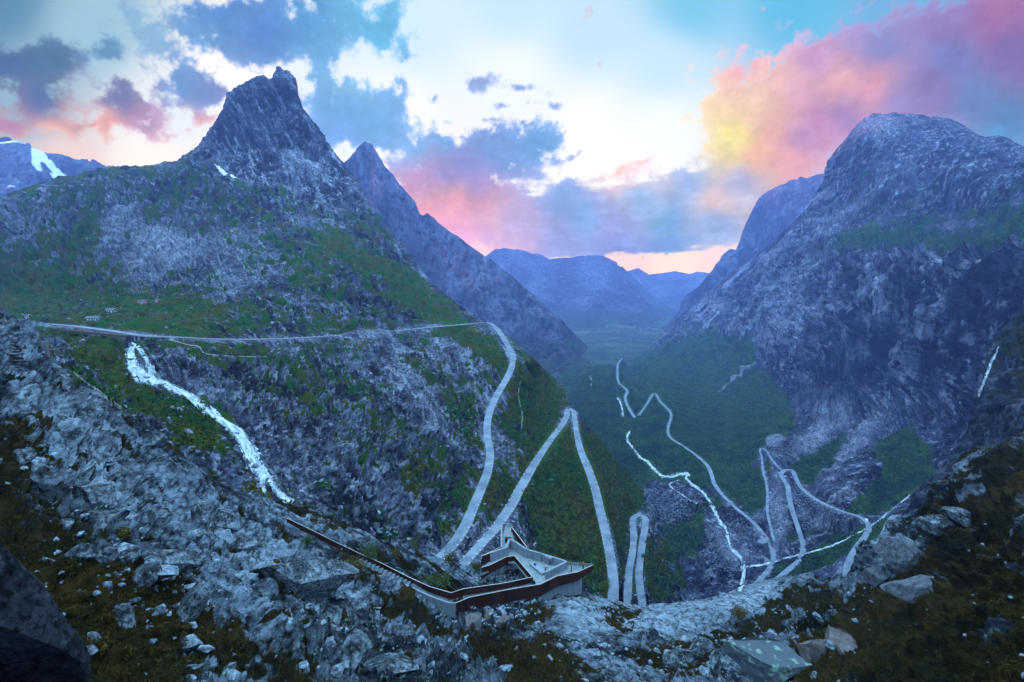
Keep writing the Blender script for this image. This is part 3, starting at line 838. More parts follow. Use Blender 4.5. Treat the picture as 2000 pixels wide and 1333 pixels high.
TURF_L = [(150, 600, 330, 70, 5, .55), (330, 620, 160, 40, 0, .3), (100, 480, 60, 110, 30, .25), (160, 440, 30, 60, 30, .35), (30, 520, 120, 60, 0, .35), (400, 360, 130, 30, 20, .2), (330, 400, 60, 30, -20, .3), (340, 330, 60, 14, -8, .3), (640, 490, 40, 50, 50, .5),
          (560, 500, 30, 60, -20, .3), (780, 560, 150, 22, 38, .9), (860, 610, 90, 14, 35, .8), (700, 450, 60, 16, 45, .5), (620, 570, 60, 20, 10, .35), (700, 640, 120, 12, 3, .4), (480, 590, 60, 30, 50, .2), (940, 690, 60, 30, 45, .7), (890, 660, 40, 14, 30, .5),
          (1040, 760, 70, 50, 45, .75), (1060, 700, 50, 10, 45, .6), (1010, 830, 50, 70, 20, .5), (1080, 900, 60, 60, 40, .7), (1130, 950, 110, 90, 55, .9), (1110, 1080, 80, 90, 60, .8), (1190, 900, 60, 30, 50, .6), (1200, 960, 50, 50, 50, .8), (1290, 1120, 50, 60, 50, .6),
          (380, 840, 60, 60, 40, .9), (300, 790, 50, 30, 30, .7), (215, 740, 50, 40, 40, .8), (190, 690, 60, 24, 10, .6), (430, 680, 120, 16, 10, .3), (550, 720, 100, 30, 20, .25), (620, 800, 60, 40, 40, .3), (720, 860, 60, 50, 60, .3), (640, 940, 25, 40, 40, .4), (560, 990, 50, 10, 35, .8),
          (820, 900, 50, 60, 60, .35), (900, 830, 60, 30, 60, .3), (960, 950, 40, 60, 60, .5), (700, 980, 40, 30, 30, .25), (780, 720, 60, 20, 30, .2), (870, 760, 50, 20, 35, .35),
          (545, 230, 110, 110, 0, -.9), (500, 330, 160, 40, 0, -.25), (630, 330, 90, 60, 30, -.5), (680, 380, 90, 50, 50, -.35), (300, 500, 50, 110, 25, -.35), (230, 440, 30, 70, 30, -.35), (360, 490, 90, 30, -5, -.5), (430, 560, 80, 60, 60, -.35), (60, 450, 90, 25, -30, -.3), (820, 780, 110, 22, 50, -.8),
          (790, 700, 60, 12, 50, -.7), (900, 690, 60, 14, 30, -.8), (1040, 850, 40, 16, 45, -.3), (1000, 900, 50, 18, 50, -.4), (1010, 1090, 60, 20, 50, -.5), (650, 860, 50, 80, 50, -.3), (330, 720, 60, 40, 40, -.5), (520, 850, 60, 60, 40, -.3), (700, 930, 60, 70, 50, -.3), (600, 700, 90, 12, 3, -.3)]
PALE_L = [(300, 500, 60, 110, 25, .7), (230, 430, 30, 80, 30, .7), (370, 490, 100, 26, -5, .7), (570, 310, 35, 18, 25, .9), (610, 325, 55, 20, 35, .9), (480, 470, 80, 30, 30, .5), (820, 780, 120, 22, 48, .8), (790, 700, 70, 10, 50, .9), (905, 692, 70, 14, 30, .8), (1000, 900, 60, 16, 50, .5),
          (460, 560, 60, 70, 60, .4), (860, 520, 90, 8, 42, .5), (900, 590, 70, 5, 36, .6), (650, 860, 50, 80, 50, .35), (560, 880, 70, 60, 50, .35), (60, 450, 100, 24, -30, .6), (1020, 1060, 70, 18, 45, .6), (930, 720, 40, 10, 30, .4)]
def masks_L(X, Y, P, dist, disp):
    k = dist[..., None]
    n = fbm(P / (k * 0.075) , 1, 0.6, 0) * 0 + fbm(P / 48.0, 6, 0.62, 4.0)
    n2 = fbm(P / 11.0, 5, 0.62, 21.0)
    turf = 0.39 - 0.07 * sstep(670, 740, Y) * sstep(1050, 950, X) + blobs(TURF_L, X + 45 * n + 22 * n2, Y + 40 * fbm(P / 40.0, 4, 0.6, 71.) ) * 0.75 + 0.62 * n + 0.95 * n2
    turf -= 0.6 * sstep(340, 250, Y)
    rf = sstep(640, 740, X) * sstep(700, 560, Y)            # right flank: chutes running down to the road bend
    lf = sstep(470, 380, X) * sstep(560, 520, Y)
    s1 = streak(X, Y, 41, 7, 130, 3.0)
    s2 = streak(X, Y, -58, 13, 80, 5.0)
    s3 = streak(X, Y, 55, 9, 60, 7.0)
    s4 = streak(X, Y, 82, 6, 50, 9.0)
    mid = np.clip(1 - rf - lf, 0, 1)
    pale_cut = 0.0
    turf += 1.4 * rf * s1 + 1.3 * lf * s2 + 0.8 * mid * s3
    # scree tongues keep their outline
    pale = blobs(PALE_L, X + 40 * n, Y + 30 * n2) * (0.55 + 1.3 * n2) + 0.18 * n + 0.7 * sstep(.10, .3, s1) * rf + 0.8 * sstep(.05, .26, s3) * mid + 0.5 * sstep(.05, .3, s2) * lf
    # stains run down the steep gorge wall
    st = fbm(P / np.array([13., 13., 40.]), 5, 0.6, 17.)
    stain = 0.75 * sstep(0.02, 0.30, st) * blobs([(780, 980, 160, 70, 20, 1.), (900, 930, 80, 100, 20, .8), (560, 920, 60, 30, 45, 1.0), (480, 860, 40, 30, 40, .8), (830, 860, 80, 60, 30, .5), (740, 600, 60, 40, 20, .7), (700, 590, 60, 30, 0, .5), (620, 890, 60, 40, 40, .5)], X, Y)
    stain += 0.45 * sstep(0.0, 0.3, fbm(P / 30.0, 5, 0.6, 33.)) + blobs([(520, 210, 110, 90, 0, .65), (620, 260, 60, 60, 40, .4), (430, 250, 60, 30, -40, .4)], X, Y) * (1 + 1.2 * s4) + 0.55 * sstep(.06, .28, -s1) * rf + 0.55 * sstep(.06, .28, -s3) * mid + 0.95 * FALLMAP[np.clip(Y.astype(int), 0, 1399), np.clip(X.astype(int), 0, 2099)] * (X > 0) + blobs([(440, 400, 130, 26, 5, .5), (600, 350, 60, 16, 30, .3), (720, 430, 70, 20, 45, .45), (470, 480, 40, 20, 0, .4), (230, 345, 90, 8, -5, .4)], X, Y) * (1 + 2 * n2) + 0.55 * sstep(0.05, 0.3, fbm(P / 75.0, 6, 0.66, 41.)) * (Y < 660)
    snow = np.maximum(blobs([(432, 333, 11, 2.6, 25, 1.2), (452, 341, 14, 1.6, 30, 1.1), (533, 316, 8, 2.2, 25, 1.1), (240, 338, 4, 1.4, 0, 1.1)], X, Y), 0)
    snow = sstep(0.4, 0.6, snow + 0.2 * n2)
    sho = at_px(SHO_L, X, Y) * (0.7 + 1.2 * n2)
    turf = turf - 0.9 * sho
    pale = pale + 0.35 * sho
    stain = stain * (1 - 0.7 * np.clip(pale, 0, 1))
    return turf, pale, stain, snow
def rough_L(X, Y):
    r = 1.0 - 0.55 * sstep(1.0, 0.2, 0 * X + 1) * 0
    r = r - 0.75 * np.clip(blobs([(150, 610, 330, 35, 3, 1.0), (800, 570, 130, 30, 38, .6), (1110, 1000, 130, 170, 40, .6), (380, 840, 60, 50, 40, .7), (820, 770, 120, 26, 48, .7), (300, 500, 70, 100, 25, .6)], X, Y), 0, 1)
    r = r + blobs([(780, 960, 190, 90, 30, .7), (560, 880, 60, 60, 40, .5), (740, 590, 90, 50, 20, .5), (440, 400, 120, 30, 5, .5)], X, Y) - blobs([(520, 230, 150, 110, 0, .45)], X, Y)
    return np.clip(r, 0.15, 2.0)
def extra_L(X, Y, P, dist):
    # deep gullies and buttresses of the gorge wall; ribs on the mountain
    g = blobs([(780, 940, 200, 130, 20, 1.), (560, 800, 130, 120, 40, .5)], X, Y)
    v = P * np.array([1 / 38., 1 / 38., 1 / 140.])
    v2 = P * np.array([1 / 15., 1 / 15., 1 / 60.])
    n = (1 - 2 * np.abs(pnoise(v + 5.))) * 9 + (1 - 2 * np.abs(pnoise(v2 + 9.))) * 3.2
    ribs = (1 - 2 * np.abs(pnoise(P * np.array([1 / 90., 1 / 90., 1 / 500.]) + 2.))) * 16 * sstep(500, 330, Y)
    gs = streak(X, Y, 62, 12, 110, 61.0, 5) * 0.05 * np.clip(g + 0.35 * sstep(650, 720, Y), 0, 1)
    bs = streak(X, Y, 84, 9, 90, 63.0, 5) * 0.022 * sstep(350, 260, Y)
    rs = streak(X, Y, 42, 9, 150, 65.0, 5) * 0.030 * sstep(640, 740, X) * sstep(700, 560, Y)
    ls = streak(X, Y, -55, 12, 100, 67.0, 5) * 0.024 * sstep(500, 380, X) * sstep(600, 540, Y) * sstep(300, 340, Y)
    return g * (n - 7) + ribs - 8 * sstep(500, 330, Y) + dist * (gs + bs + rs + ls)
carve_L = make_carver([(P_top, 4.6, 0.5, 5.0), (P_two, 4.4, 0.5, 4.5), (P_three, 4.2, 0.5, 4.5), (P_fall, 3.2, 1.6, 5.0)])
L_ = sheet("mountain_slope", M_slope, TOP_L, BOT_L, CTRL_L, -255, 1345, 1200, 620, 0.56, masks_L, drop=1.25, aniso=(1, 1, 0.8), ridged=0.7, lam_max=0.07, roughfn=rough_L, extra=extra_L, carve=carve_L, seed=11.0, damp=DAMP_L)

# ------------------------------------------------------------------ right mountain, its wooded foot and the floor with the lower bends
CTRL_R = [(1220, 715, 2500), (1330, 615, 3700), (1400, 556, 3600), (1500, 480, 3200), (1610, 350, 2600), (1700, 225, 2350), (1780, 224, 2250), (1850, 230, 2200), (1930, 262, 2000), (2000, 285, 1750), (1700, 430, 1850), (1700, 482, 1500), (1700, 520, 1440), (1700, 650, 1370), (1700, 800, 1220), (1850, 440, 1480), (1850, 492, 1120), (1850, 525, 1080), (1850, 680, 1000), (1600, 470, 2150),
          (1600, 830, 1230), (1950, 440, 1200), (1950, 505, 880), (1950, 540, 850), (1950, 700, 800), (1850, 800, 900), (1800, 960, 650), (1900, 350, 1500), (2000, 450, 900), (1900, 900, 620), (1400, 700, 2250), (1450, 640, 2350), (1500, 760, 1600), (1600, 700, 1450), (1600, 560, 1850), (1500, 600, 2500),
          (1700, 350, 2000), (1800, 350, 1800), (1100, 715, 2450), (1100, 800, 1560), (1150, 900, 1060), (1250, 1000, 800), (1350, 1100, 650), (1300, 900, 960), (1400, 860, 1080), (1400, 1150, 570), (1600, 900, 850), (1700, 900, 760), (1750, 860, 850), (1600, 1100, 555), (1750, 1080, 460), (1850, 1000, 540),
          (2260, 300, 1300), (2260, 500, 700), (2260, 900, 400), (1300, 700, 2450), (1300, 1250, 480), (1700, 1250, 400), (2000, 1000, 480), (1560, 850, 1000), (1350, 760, 1750)] \
    + R_vallo[::2] + R_mid[::2] + R_spur[::2] + R_high[::2] + W_river[::3] + W_trib[::2] + R_vfar[::2]
TOP_R = [(1060, 716), (1150, 715), (1215, 714), (1250, 692), (1290, 655), (1330, 615), (1360, 590), (1400, 555), (1430, 535), (1460, 512), (1500, 480), (1530, 452), (1560, 420), (1580, 395), (1598, 372), (1610, 352), (1612, 330), (1618, 312), (1635, 290), (1652, 272), (1664, 256), (1672, 245), (1690, 230),
         (1703, 224), (1730, 223), (1745, 221), (1790, 223), (1818, 231), (1822, 228), (1850, 230), (1870, 238), (1890, 250), (1912, 265), (1925, 268), (1950, 264), (1965, 268), (1985, 280), (2000, 287), (2100, 330), (2260, 380)]
BOT_R = [(1060, 900), (1200, 1080), (1300, 1250), (1500, 1250), (1700, 1200), (1850, 1100), (2260, 950)]
FOREST_R = [(1280, 800, 200, 90, 20, .9), (1400, 790, 170, 90, -35, .95), (1500, 830, 70, 60, -30, .6), (1200, 760, 120, 50, 0, .8), (1300, 870, 130, 60, 20, .9), (1450, 930, 60, 60, 0, .7), (1350, 700, 90, 50, -40, .7), (1260, 720, 60, 30, -30, .6), (1430, 700, 60, 22, -40, .5),
            (1600, 900, 60, 24, -35, .8), (1650, 870, 60, 16, -38, .6), (1720, 960, 90, 20, -40, .7), (1760, 900, 50, 60, -60, .6), (1690, 990, 90, 14, -30, .4), (1650, 1065, 110, 24, -20, .8), (1560, 1110, 60, 12, -20, .9), (1700, 1080, 60, 40, -40, .8), (1590, 1040, 60, 14, -10, .4), (1230, 960, 60, 60, 45, .6),
            (1380, 1010, 30, 50, 50, .5), (1320, 1060, 60, 60, 40, .7), (1450, 1040, 20, 40, 40, .3), (1500, 970, 30, 60, 70, .5), (1520, 1050, 22, 40, 60, .6), (1580, 940, 40, 14, 40, .3), (1560, 900, 30, 20, -30, .3), (1720, 470, 90, 18, -5, .7), (1900, 470, 160, 24, -8, .6), (1960, 430, 90, 24, -20, .4), (1660, 480, 60, 16, -25, .4),
            (1800, 440, 140, 10, -10, .3), (1760, 545, 40, 16, 0, .1), (1250, 890, 60, 40, 30, .5), (1170, 850, 60, 60, 45, .6), (1440, 500, 70, 18, -42, .2)]
def masks_R(X, Y, P, dist, disp):
    n = fbm(P / 90.0, 6, 0.62, 4.0)
    n2 = fbm(P / 20.0, 5, 0.62, 21.0)
    turf = 0.02 + blobs(FOREST_R, X + 30 * n + 12 * n2, Y + 26 * fbm(P / 70.0, 4, 0.6, 71.)) + 0.42 * n + 0.55 * n2 + 0.28 * sstep(520, 420, Y) * sstep(1550, 1700, X)
    turf += -blobs([(1420, 840, 45, 30, -40, .9), (1600, 850, 60, 22, -35, 1.1), (1700, 830, 60, 12, -38, 1.0), (1660, 870, 70, 10, -40, .7), (1700, 930, 70, 22, -38, .5), (1620, 1010, 60, 24, 10, .9), (1520, 1000, 14, 60, -8, .9), (1440, 735, 70, 3.0, -38, 1.3), (1400, 740, 40, 2.0, -38, 1.0), (1300, 970, 60, 22, 45, .5), (1420, 1060, 60, 24, 50, .7), (1290, 1000, 40, 24, 40, .6),
                    (1480, 900, 40, 10, -40, .5), (1510, 860, 20, 16, 0, .8), (1800, 240, 300, 90, 0, .35), (1610, 740, 90, 60, 0, .6), (1800, 640, 220, 110, 0, .9), (1540, 680, 80, 30, -35, .5)], X, Y)
    pale = blobs([(1600, 848, 60, 22, -35, 1.0), (1700, 830, 66, 12, -38, .9), (1520, 1000, 14, 60, -8, .9), (1510, 858, 22, 16, 0, .8), (1620, 790, 40, 50, -50, .8), (1740, 580, 14, 60, 5, .7), (1680, 700, 14, 90, 40, .6), (1560, 620, 60, 60, -40, .35), (1500, 660, 70, 16, -35, .5), (1420, 840, 45, 30, -40, .5),
                  (1440, 735, 70, 3.0, -38, .8), (1650, 420, 120, 16, -38, .4), (1880, 440, 60, 16, 0, .5), (1420, 1060, 60, 24, 50, .5), (1620, 1010, 60, 24, 10, .3), (1660, 880, 70, 12, -40, .6), (1740, 770, 12, 50, 5, .6), (1700, 560, 40, 50, 0, .3), (1880, 600, 30, 30, 0, .2), (1540, 560, 90, 40, -42, .3)], X, Y) + 0.35 * n2
    st = fbm(P / np.array([22., 22., 170.]), 5, 0.62, 17.)
    s5 = streak(X, Y, 88, 7, 90, 8.0)
    cl = blobs([(1830, 640, 300, 170, 0, 1.0), (1960, 760, 150, 120, 0, .7)], X, Y)
    stain = 0.7 * sstep(0.04, 0.22, st) * np.clip(cl, 0, 1) + 0.4 * sstep(0.0, .3, n)
    stain = stain * (1 - np.clip(pale, 0, 1)) + blobs([(1690, 540, 15, 42, 0, 1.), (1682, 600, 8, 60, 0, .9), (1768, 600, 11, 34, 0, 1.), (1960, 560, 40, 100, 20, .9), (1900, 560, 60, 60, 0, .35), (1610, 640, 50, 12, -20, .5), (1500, 645, 60, 10, -30, .5), (1860, 790, 80, 40, 0, .5)], X, Y) * (1 + 1.2 * s5)
    fl = np.clip(sstep(1720, 1560, X) * sstep(760, 640, Y + 0.2 * (X - 1400)), 0, 1)
    s1 = streak(X, Y, -43, 8, 120, 3.0)
    s2 = streak(X, Y, -62, 9, 90, 6.0)
    s5 = streak(X, Y, 88, 7, 90, 8.0)
    s6 = streak(X, Y, 92, 17, 190, 11.0)
    clc = np.clip(cl, 0, 1)
    turf = turf + 0.55 * fl * s1 - 0.6 * clc * (turf < 0.9) * 0 + 0.3 * s2 * sstep(480, 400, Y)
    pale = pale + fl * (0.9 * sstep(.05, .25, s1) + 0.5 * sstep(.05, .3, streak(X, Y, -43, 3, 40, 13.0))) + clc * (0.85 * sstep(.08, .26, s5) + 0.6 * sstep(.10, .28, s6)) + 0.7 * np.clip(s2 - .1, 0, 1) * sstep(560, 440, Y) * sstep(1500, 1700, X)
    stain = stain + 0.75 * fl * sstep(.04, .25, -s1) + clc * (0.8 * sstep(.05, .22, -s5) + 0.9 * sstep(.06, .24, -s6)) + 0.8 * np.clip(-s2, 0, 1) * sstep(560, 440, Y)
    # dark wooded and mossy foot of the basin at the right
    turf = turf + blobs([(1770, 900, 60, 60, -60, .6), (1730, 960, 60, 40, -50, .5)], X, Y)
    snow = 0 * n
    sho = at_px(SHO_R, X, Y) * (0.7 + 1.2 * n2)
    turf = turf - 0.8 * sho
    pale = pale + 0.2 * sho
    sunlit_summit = blobs([(1715, 248, 60, 24, 0, 1.0)], X, Y)  # top face paled in its colour so it reads as sunlit
    pale, stain = pale * (1 - sunlit_summit) + 0.55 * sunlit_summit, stain * (1 - np.clip(sunlit_summit, 0, 1))
    stain = stain * (1 - 0.85 * np.clip(pale, 0, 1))
    return turf, pale, stain, snow
def rough_R(X, Y):
    return np.clip(1.0 - 0.8 * np.clip(blobs([(1330, 850, 230, 130, 0, .9), (1550, 1000, 200, 110, 0, .9), (1700, 980, 160, 90, -30, .6)], X, Y), 0, 1) + 0.9 * blobs([(1830, 640, 260, 160, 0, 1.), (1550, 640, 120, 80, -30, .5)], X, Y) - blobs([(1780, 300, 200, 90, 0, .5)], X, Y), 0.12, 2)
def extra_R(X, Y, P, dist):
    g = np.clip(blobs([(1830, 650, 300, 175, 0, 1.2), (1640, 720, 130, 110, 0, .6)], X, Y), 0, 1.2)
    n = (1 - 2 * np.abs(pnoise(P * np.array([1 / 95., 1 / 95., 1 / 420.]) + 5.))) * 46 + (1 - 2 * np.abs(pnoise(P * np.array([1 / 34., 1 / 34., 1 / 210.]) + 9.))) * 20 \
        + (1 - 2 * np.abs(pnoise(P * np.array([1 / 14., 1 / 14., 1 / 90.]) + 1.))) * 8
    # gullies slanting down the left flank
    d = P[..., 0] * 0.8 + P[..., 2] * 0.55
    rib = (1 - 2 * np.abs(pnoise(np.stack([d / 260., P[..., 1] / 90., d / 260.], -1) + 3.))) * 22 + (1 - 2 * np.abs(pnoise(np.stack([d / 120., P[..., 1] / 34., d / 120.], -1) + 7.))) * 9
    up = sstep(720, 600, Y + 0.55 * (X - 1500) * (X < 1500)) * (1 - 0.7 * np.clip(g, 0, 1))
    gc = np.clip(g, 0, 1)
    n_w = fbm(P / 60.0, 4, 0.6, 99.0)
    wx_ = X + 14 * n_w
    vs = streak(wx_, Y, 89, 13, 130, 31.0, 4) * 0.050 + streak(wx_, Y, 91, 30, 240, 35.0, 4) * 0.080 - 0.030 * sstep(0.05, 0.0, np.abs(streak(X, Y, 88, 14, 220, 38.0, 4)))
    ds = streak(X, Y, -43, 9, 150, 41.0, 5) * 0.040 + streak(X, Y, -40, 24, 300, 45.0, 4) * 0.045
    fl = sstep(1760, 1600, X) * sstep(780, 660, Y + 0.2 * (X - 1400))
    return gc * (0.9 * (n - 34)) + up * (0.7 * (rib - 14)) + dist * (gc * vs * 0.42 + fl * (1 - gc) * ds * 0.45)
carve_R = make_carver([(P_vallo, 6.0, 0.7, 9.0), (P_mid, 6.5, 0.7, 9.0), (P_spur, 4.8, 0.7, 8.0), (P_high, 6.0, 0.7, 8.0), (P_river, 7.0, 3.0, 14.0), (P_trib, 5.0, 3.5, 12.0), (P_vfar, 6.0, 0.5, 12.0)])
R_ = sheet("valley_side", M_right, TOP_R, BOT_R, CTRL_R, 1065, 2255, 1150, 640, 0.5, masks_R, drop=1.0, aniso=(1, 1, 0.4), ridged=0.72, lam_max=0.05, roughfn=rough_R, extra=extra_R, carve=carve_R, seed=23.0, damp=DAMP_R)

# ------------------------------------------------------------------ dark near cliff at the right with the thin fall
TOP_N = [(1756, 1016), (1790, 975), (1830, 925), (1865, 880), (1888, 850), (1900, 815), (1906, 790), (1918, 750), (1925, 715), (1938, 690), (1948, 660), (1962, 638), (1978, 622), (2000, 598), (2100, 540), (2260, 470)]
CTRL_N = [(1756, 1016, 360), (1850, 902, 380), (1890, 850, 390), (1906, 790, 400), (1938, 690, 430), (1962, 640, 450), (2000, 600, 440), (2100, 540, 400), (2260, 470, 350), (2000, 850, 290), (1850, 960, 320), (1950, 800, 350), (2000, 720, 370), (1800, 1060, 290), (2260, 900, 180), (2000, 960, 240)]
def masks_N(X, Y, P, dist, disp):
    n = fbm(P / 26.0, 6, 0.62, 4.0)
    st = fbm(P / np.array([9., 9., 60.]), 5, 0.62, 17.)
    return 0.26 + 0.5 * n + 0.4 * streak(X, Y, -55, 9, 80, 4.0) + blobs([(1990, 650, 60, 40, -40, .3), (2000, 740, 60, 60, 0, .15)], X, Y), 0.15 + 0.4 * fbm(P / 9.0, 4, .6, 3.), 0.9 * sstep(-0.1, 0.25, st), 0 * n
def extra_N(X, Y, P, dist):
    d = P[..., 0] * 0.75 + P[..., 2] * 0.65
    return (1 - 2 * np.abs(pnoise(np.stack([d / 90., P[..., 1] / 30., d / 90.], -1) + 3.))) * 9 + (1 - 2 * np.abs(pnoise(np.stack([d / 40., P[..., 1] / 12., d / 40.], -1) + 7.))) * 4 - 8
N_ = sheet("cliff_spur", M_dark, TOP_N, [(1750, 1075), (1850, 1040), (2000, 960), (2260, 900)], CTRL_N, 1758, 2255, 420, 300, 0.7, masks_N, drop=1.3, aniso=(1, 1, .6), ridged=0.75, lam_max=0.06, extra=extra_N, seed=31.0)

# ------------------------------------------------------------------ farther mountains
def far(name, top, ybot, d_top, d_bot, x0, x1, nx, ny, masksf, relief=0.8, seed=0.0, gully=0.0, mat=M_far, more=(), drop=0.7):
    xs = np.linspace(x0, x1, 7)
    yt = lerp_line(top, xs)
    c = [(x, y, d_top if not callable(d_top) else d_top(x)) for x, y in zip(xs, yt)]
    c += [(x, (ybot if not callable(ybot) else ybot(x)), d_bot if not callable(d_bot) else d_bot(x)) for x in xs]
    c += list(more)
    bot = [(x, ybot if not callable(ybot) else ybot(x)) for x in np.linspace(x0, x1, 40)]
    def ex(X, Y, P, dist):
        k = dist.mean()
        n = (1 - 2 * np.abs(pnoise(P * np.array([1 / (.045 * k), 1 / (.045 * k), 1 / (.4 * k)]) + seed)))
        n2 = (1 - 2 * np.abs(pnoise(P * np.array([1 / (.016 * k), 1 / (.016 * k), 1 / (.16 * k)]) + seed)))
        return gully * k * (n * 0.009 + n2 * 0.004 - 0.007)
    return sheet(name, mat, top, bot, c, x0, x1, nx, ny, relief * 0.38, masksf, drop=drop, ridged=0.7, lam_max=0.05, extra=ex, seed=seed)

def mk_rock(turf0=-0.1, ang=50):
    def f(X, Y, P, dist, disp):
        n = fbm(P / 400.0, 6, 0.62, 4.0)
        st = fbm(P / np.array([120., 120., 900.]), 5, 0.62, 17.)
        low = sstep(-150, -400, P[..., 2])
        sk = streak(X, Y, ang, 5, 70, 4.0)
        return turf0 + 0.5 * n + 0.9 * low, 0.12 * sstep(0.0, 0.3, st) + 0.7 * np.clip(sk - .1, 0, 1), 0.35 + 0.4 * sstep(0.05, 0.35, -st) + 0.8 * np.clip(-sk, 0, 1), 0 * n
    return f
TOP_F1 = [(600, 400), (640, 350), (672, 320), (690, 300), (701, 287), (714, 280), (728, 283), (740, 305), (752, 325), (768, 342), (780, 360), (797, 378), (810, 393), (820, 418), (826, 422), (834, 417), (850, 430), (875, 450), (900, 467), (925, 485), (945, 499), (965, 512), (1000, 540), (1040, 575), (1080, 612), (1120, 650), (1160, 690), (1200, 722)]
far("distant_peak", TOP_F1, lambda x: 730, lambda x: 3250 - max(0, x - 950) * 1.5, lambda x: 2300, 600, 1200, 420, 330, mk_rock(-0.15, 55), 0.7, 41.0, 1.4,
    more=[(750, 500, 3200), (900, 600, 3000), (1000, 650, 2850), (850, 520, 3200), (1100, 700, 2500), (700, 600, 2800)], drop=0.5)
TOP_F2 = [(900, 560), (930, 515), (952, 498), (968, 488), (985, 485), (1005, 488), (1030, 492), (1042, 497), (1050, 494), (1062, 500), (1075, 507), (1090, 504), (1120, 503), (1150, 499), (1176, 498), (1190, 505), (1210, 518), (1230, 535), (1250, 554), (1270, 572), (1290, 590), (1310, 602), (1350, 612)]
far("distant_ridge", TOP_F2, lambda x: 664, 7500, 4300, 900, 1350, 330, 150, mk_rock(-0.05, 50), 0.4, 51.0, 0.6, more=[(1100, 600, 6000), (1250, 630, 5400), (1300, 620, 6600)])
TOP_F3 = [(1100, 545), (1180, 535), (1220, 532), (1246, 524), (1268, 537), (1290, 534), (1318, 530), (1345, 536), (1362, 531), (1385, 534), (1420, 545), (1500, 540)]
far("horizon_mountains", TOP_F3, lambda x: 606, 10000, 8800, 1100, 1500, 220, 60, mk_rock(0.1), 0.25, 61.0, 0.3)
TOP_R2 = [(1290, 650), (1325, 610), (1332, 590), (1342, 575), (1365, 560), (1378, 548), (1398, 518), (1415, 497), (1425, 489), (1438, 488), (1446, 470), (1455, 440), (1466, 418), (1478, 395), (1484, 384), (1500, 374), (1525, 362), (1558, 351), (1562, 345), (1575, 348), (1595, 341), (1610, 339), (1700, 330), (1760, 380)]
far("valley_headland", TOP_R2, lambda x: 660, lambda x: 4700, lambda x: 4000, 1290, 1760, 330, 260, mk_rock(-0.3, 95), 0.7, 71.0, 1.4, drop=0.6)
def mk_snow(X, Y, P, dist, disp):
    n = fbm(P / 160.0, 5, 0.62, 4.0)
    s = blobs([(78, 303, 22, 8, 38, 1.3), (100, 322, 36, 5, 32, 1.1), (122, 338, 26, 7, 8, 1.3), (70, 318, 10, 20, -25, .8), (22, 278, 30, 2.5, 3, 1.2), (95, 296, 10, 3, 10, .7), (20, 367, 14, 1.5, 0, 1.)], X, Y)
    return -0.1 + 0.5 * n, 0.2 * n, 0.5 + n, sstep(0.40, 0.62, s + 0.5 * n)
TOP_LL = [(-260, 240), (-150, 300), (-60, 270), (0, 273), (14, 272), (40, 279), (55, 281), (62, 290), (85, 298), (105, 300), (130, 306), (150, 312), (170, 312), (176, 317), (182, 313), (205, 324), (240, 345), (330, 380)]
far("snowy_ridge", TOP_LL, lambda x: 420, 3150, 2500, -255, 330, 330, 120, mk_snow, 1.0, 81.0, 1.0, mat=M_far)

# valley floor beyond the lower bends
def masks_V(X, Y, P, dist, disp):
    n = fbm(P / np.array([520., 160., 300.]), 5, 0.6, 4.0)
    n2 = fbm(P / 60.0, 4, 0.6, 9.0)
    field = sstep(0.12, 0.22, n) * sstep(700, 640, Y)
    return 0.95 + 0 * n, 0 * n, 0.25 + n2, 0.12 * field
CTRL_V = [(x, y, d) for y, d in ((594, 10200), (603, 8900), (615, 6900), (625, 5900), (640, 4700), (660, 3850), (680, 3250), (700, 2800), (720, 2430), (760, 2000)) for x in (1000, 1200, 1400)]
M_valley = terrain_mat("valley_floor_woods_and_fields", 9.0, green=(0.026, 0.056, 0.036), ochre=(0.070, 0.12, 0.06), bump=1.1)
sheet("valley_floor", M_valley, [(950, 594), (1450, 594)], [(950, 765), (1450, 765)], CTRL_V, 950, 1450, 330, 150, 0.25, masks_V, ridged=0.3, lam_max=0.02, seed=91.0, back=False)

# added ridge out of view, shaped to shade the right mountain's lower cliffs
xs_, ys_ = np.linspace(-3700, -1750, 60), np.linspace(-900, 2250, 90)
XX, YY = np.meshgrid(xs_, ys_)
ZZ = -400 + 1185 * np.exp(-((XX + 2650) / 560.0) ** 2)
PP = np.stack([XX, YY, ZZ], -1)
PP[..., 2] += 45 * (fbm(PP / 420.0, 5, 0.55, 3.0)) * np.exp(-((XX + 2650) / 900.0) ** 2)
ii, jj = np.arange(89)[:, None] * 60, np.arange(59)[None]
tag(mesh_np("sun_blocking_ridge", PP, np.stack([ii + jj, ii + 60 + jj, ii + 61 + jj, ii + jj + 1], -1).reshape(-1, 4), M_far, None, True), kind="structure")

# the ground below everything, out to the horizon
g = MB()
n = 48
ring = [(29000 * math.cos(2 * math.pi * i / n), 29000 * math.sin(2 * math.pi * i / n), -600) for i in range(n)]
g.add(ring + [(0, 0, -600)], [(i, (i + 1) % n, n) for i in range(n)])
tag(g.build("ground", M_far), kind="structure")

# ------------------------------------------------------------------ haze: one closed box of even, pale air around camera and land
def build_haze():
    m = bpy.data.materials.new("haze_air")
    m.use_nodes = True
    t = m.node_tree
    t.nodes.clear()
    o = t.nodes.new("ShaderNodeOutputMaterial")
    v = t.nodes.new("ShaderNodeVolumePrincipled")
    v.inputs["Color"].default_value = (*HAZE_COL, 1)
    v.inputs["Density"].default_value = HAZE_DENS
    v.inputs["Anisotropy"].default_value = 0.0
    t.links.new(v.outputs[0], o.inputs["Volume"])
    b = MB()
    b.box((0, (HAZE_FAR - 3000) / 2, (HAZE_TOP - 602) / 2), (2 * HAZE_SIDE, HAZE_FAR + 3000, HAZE_TOP + 602))
    tag(b.build("haze", m), kind="stuff")

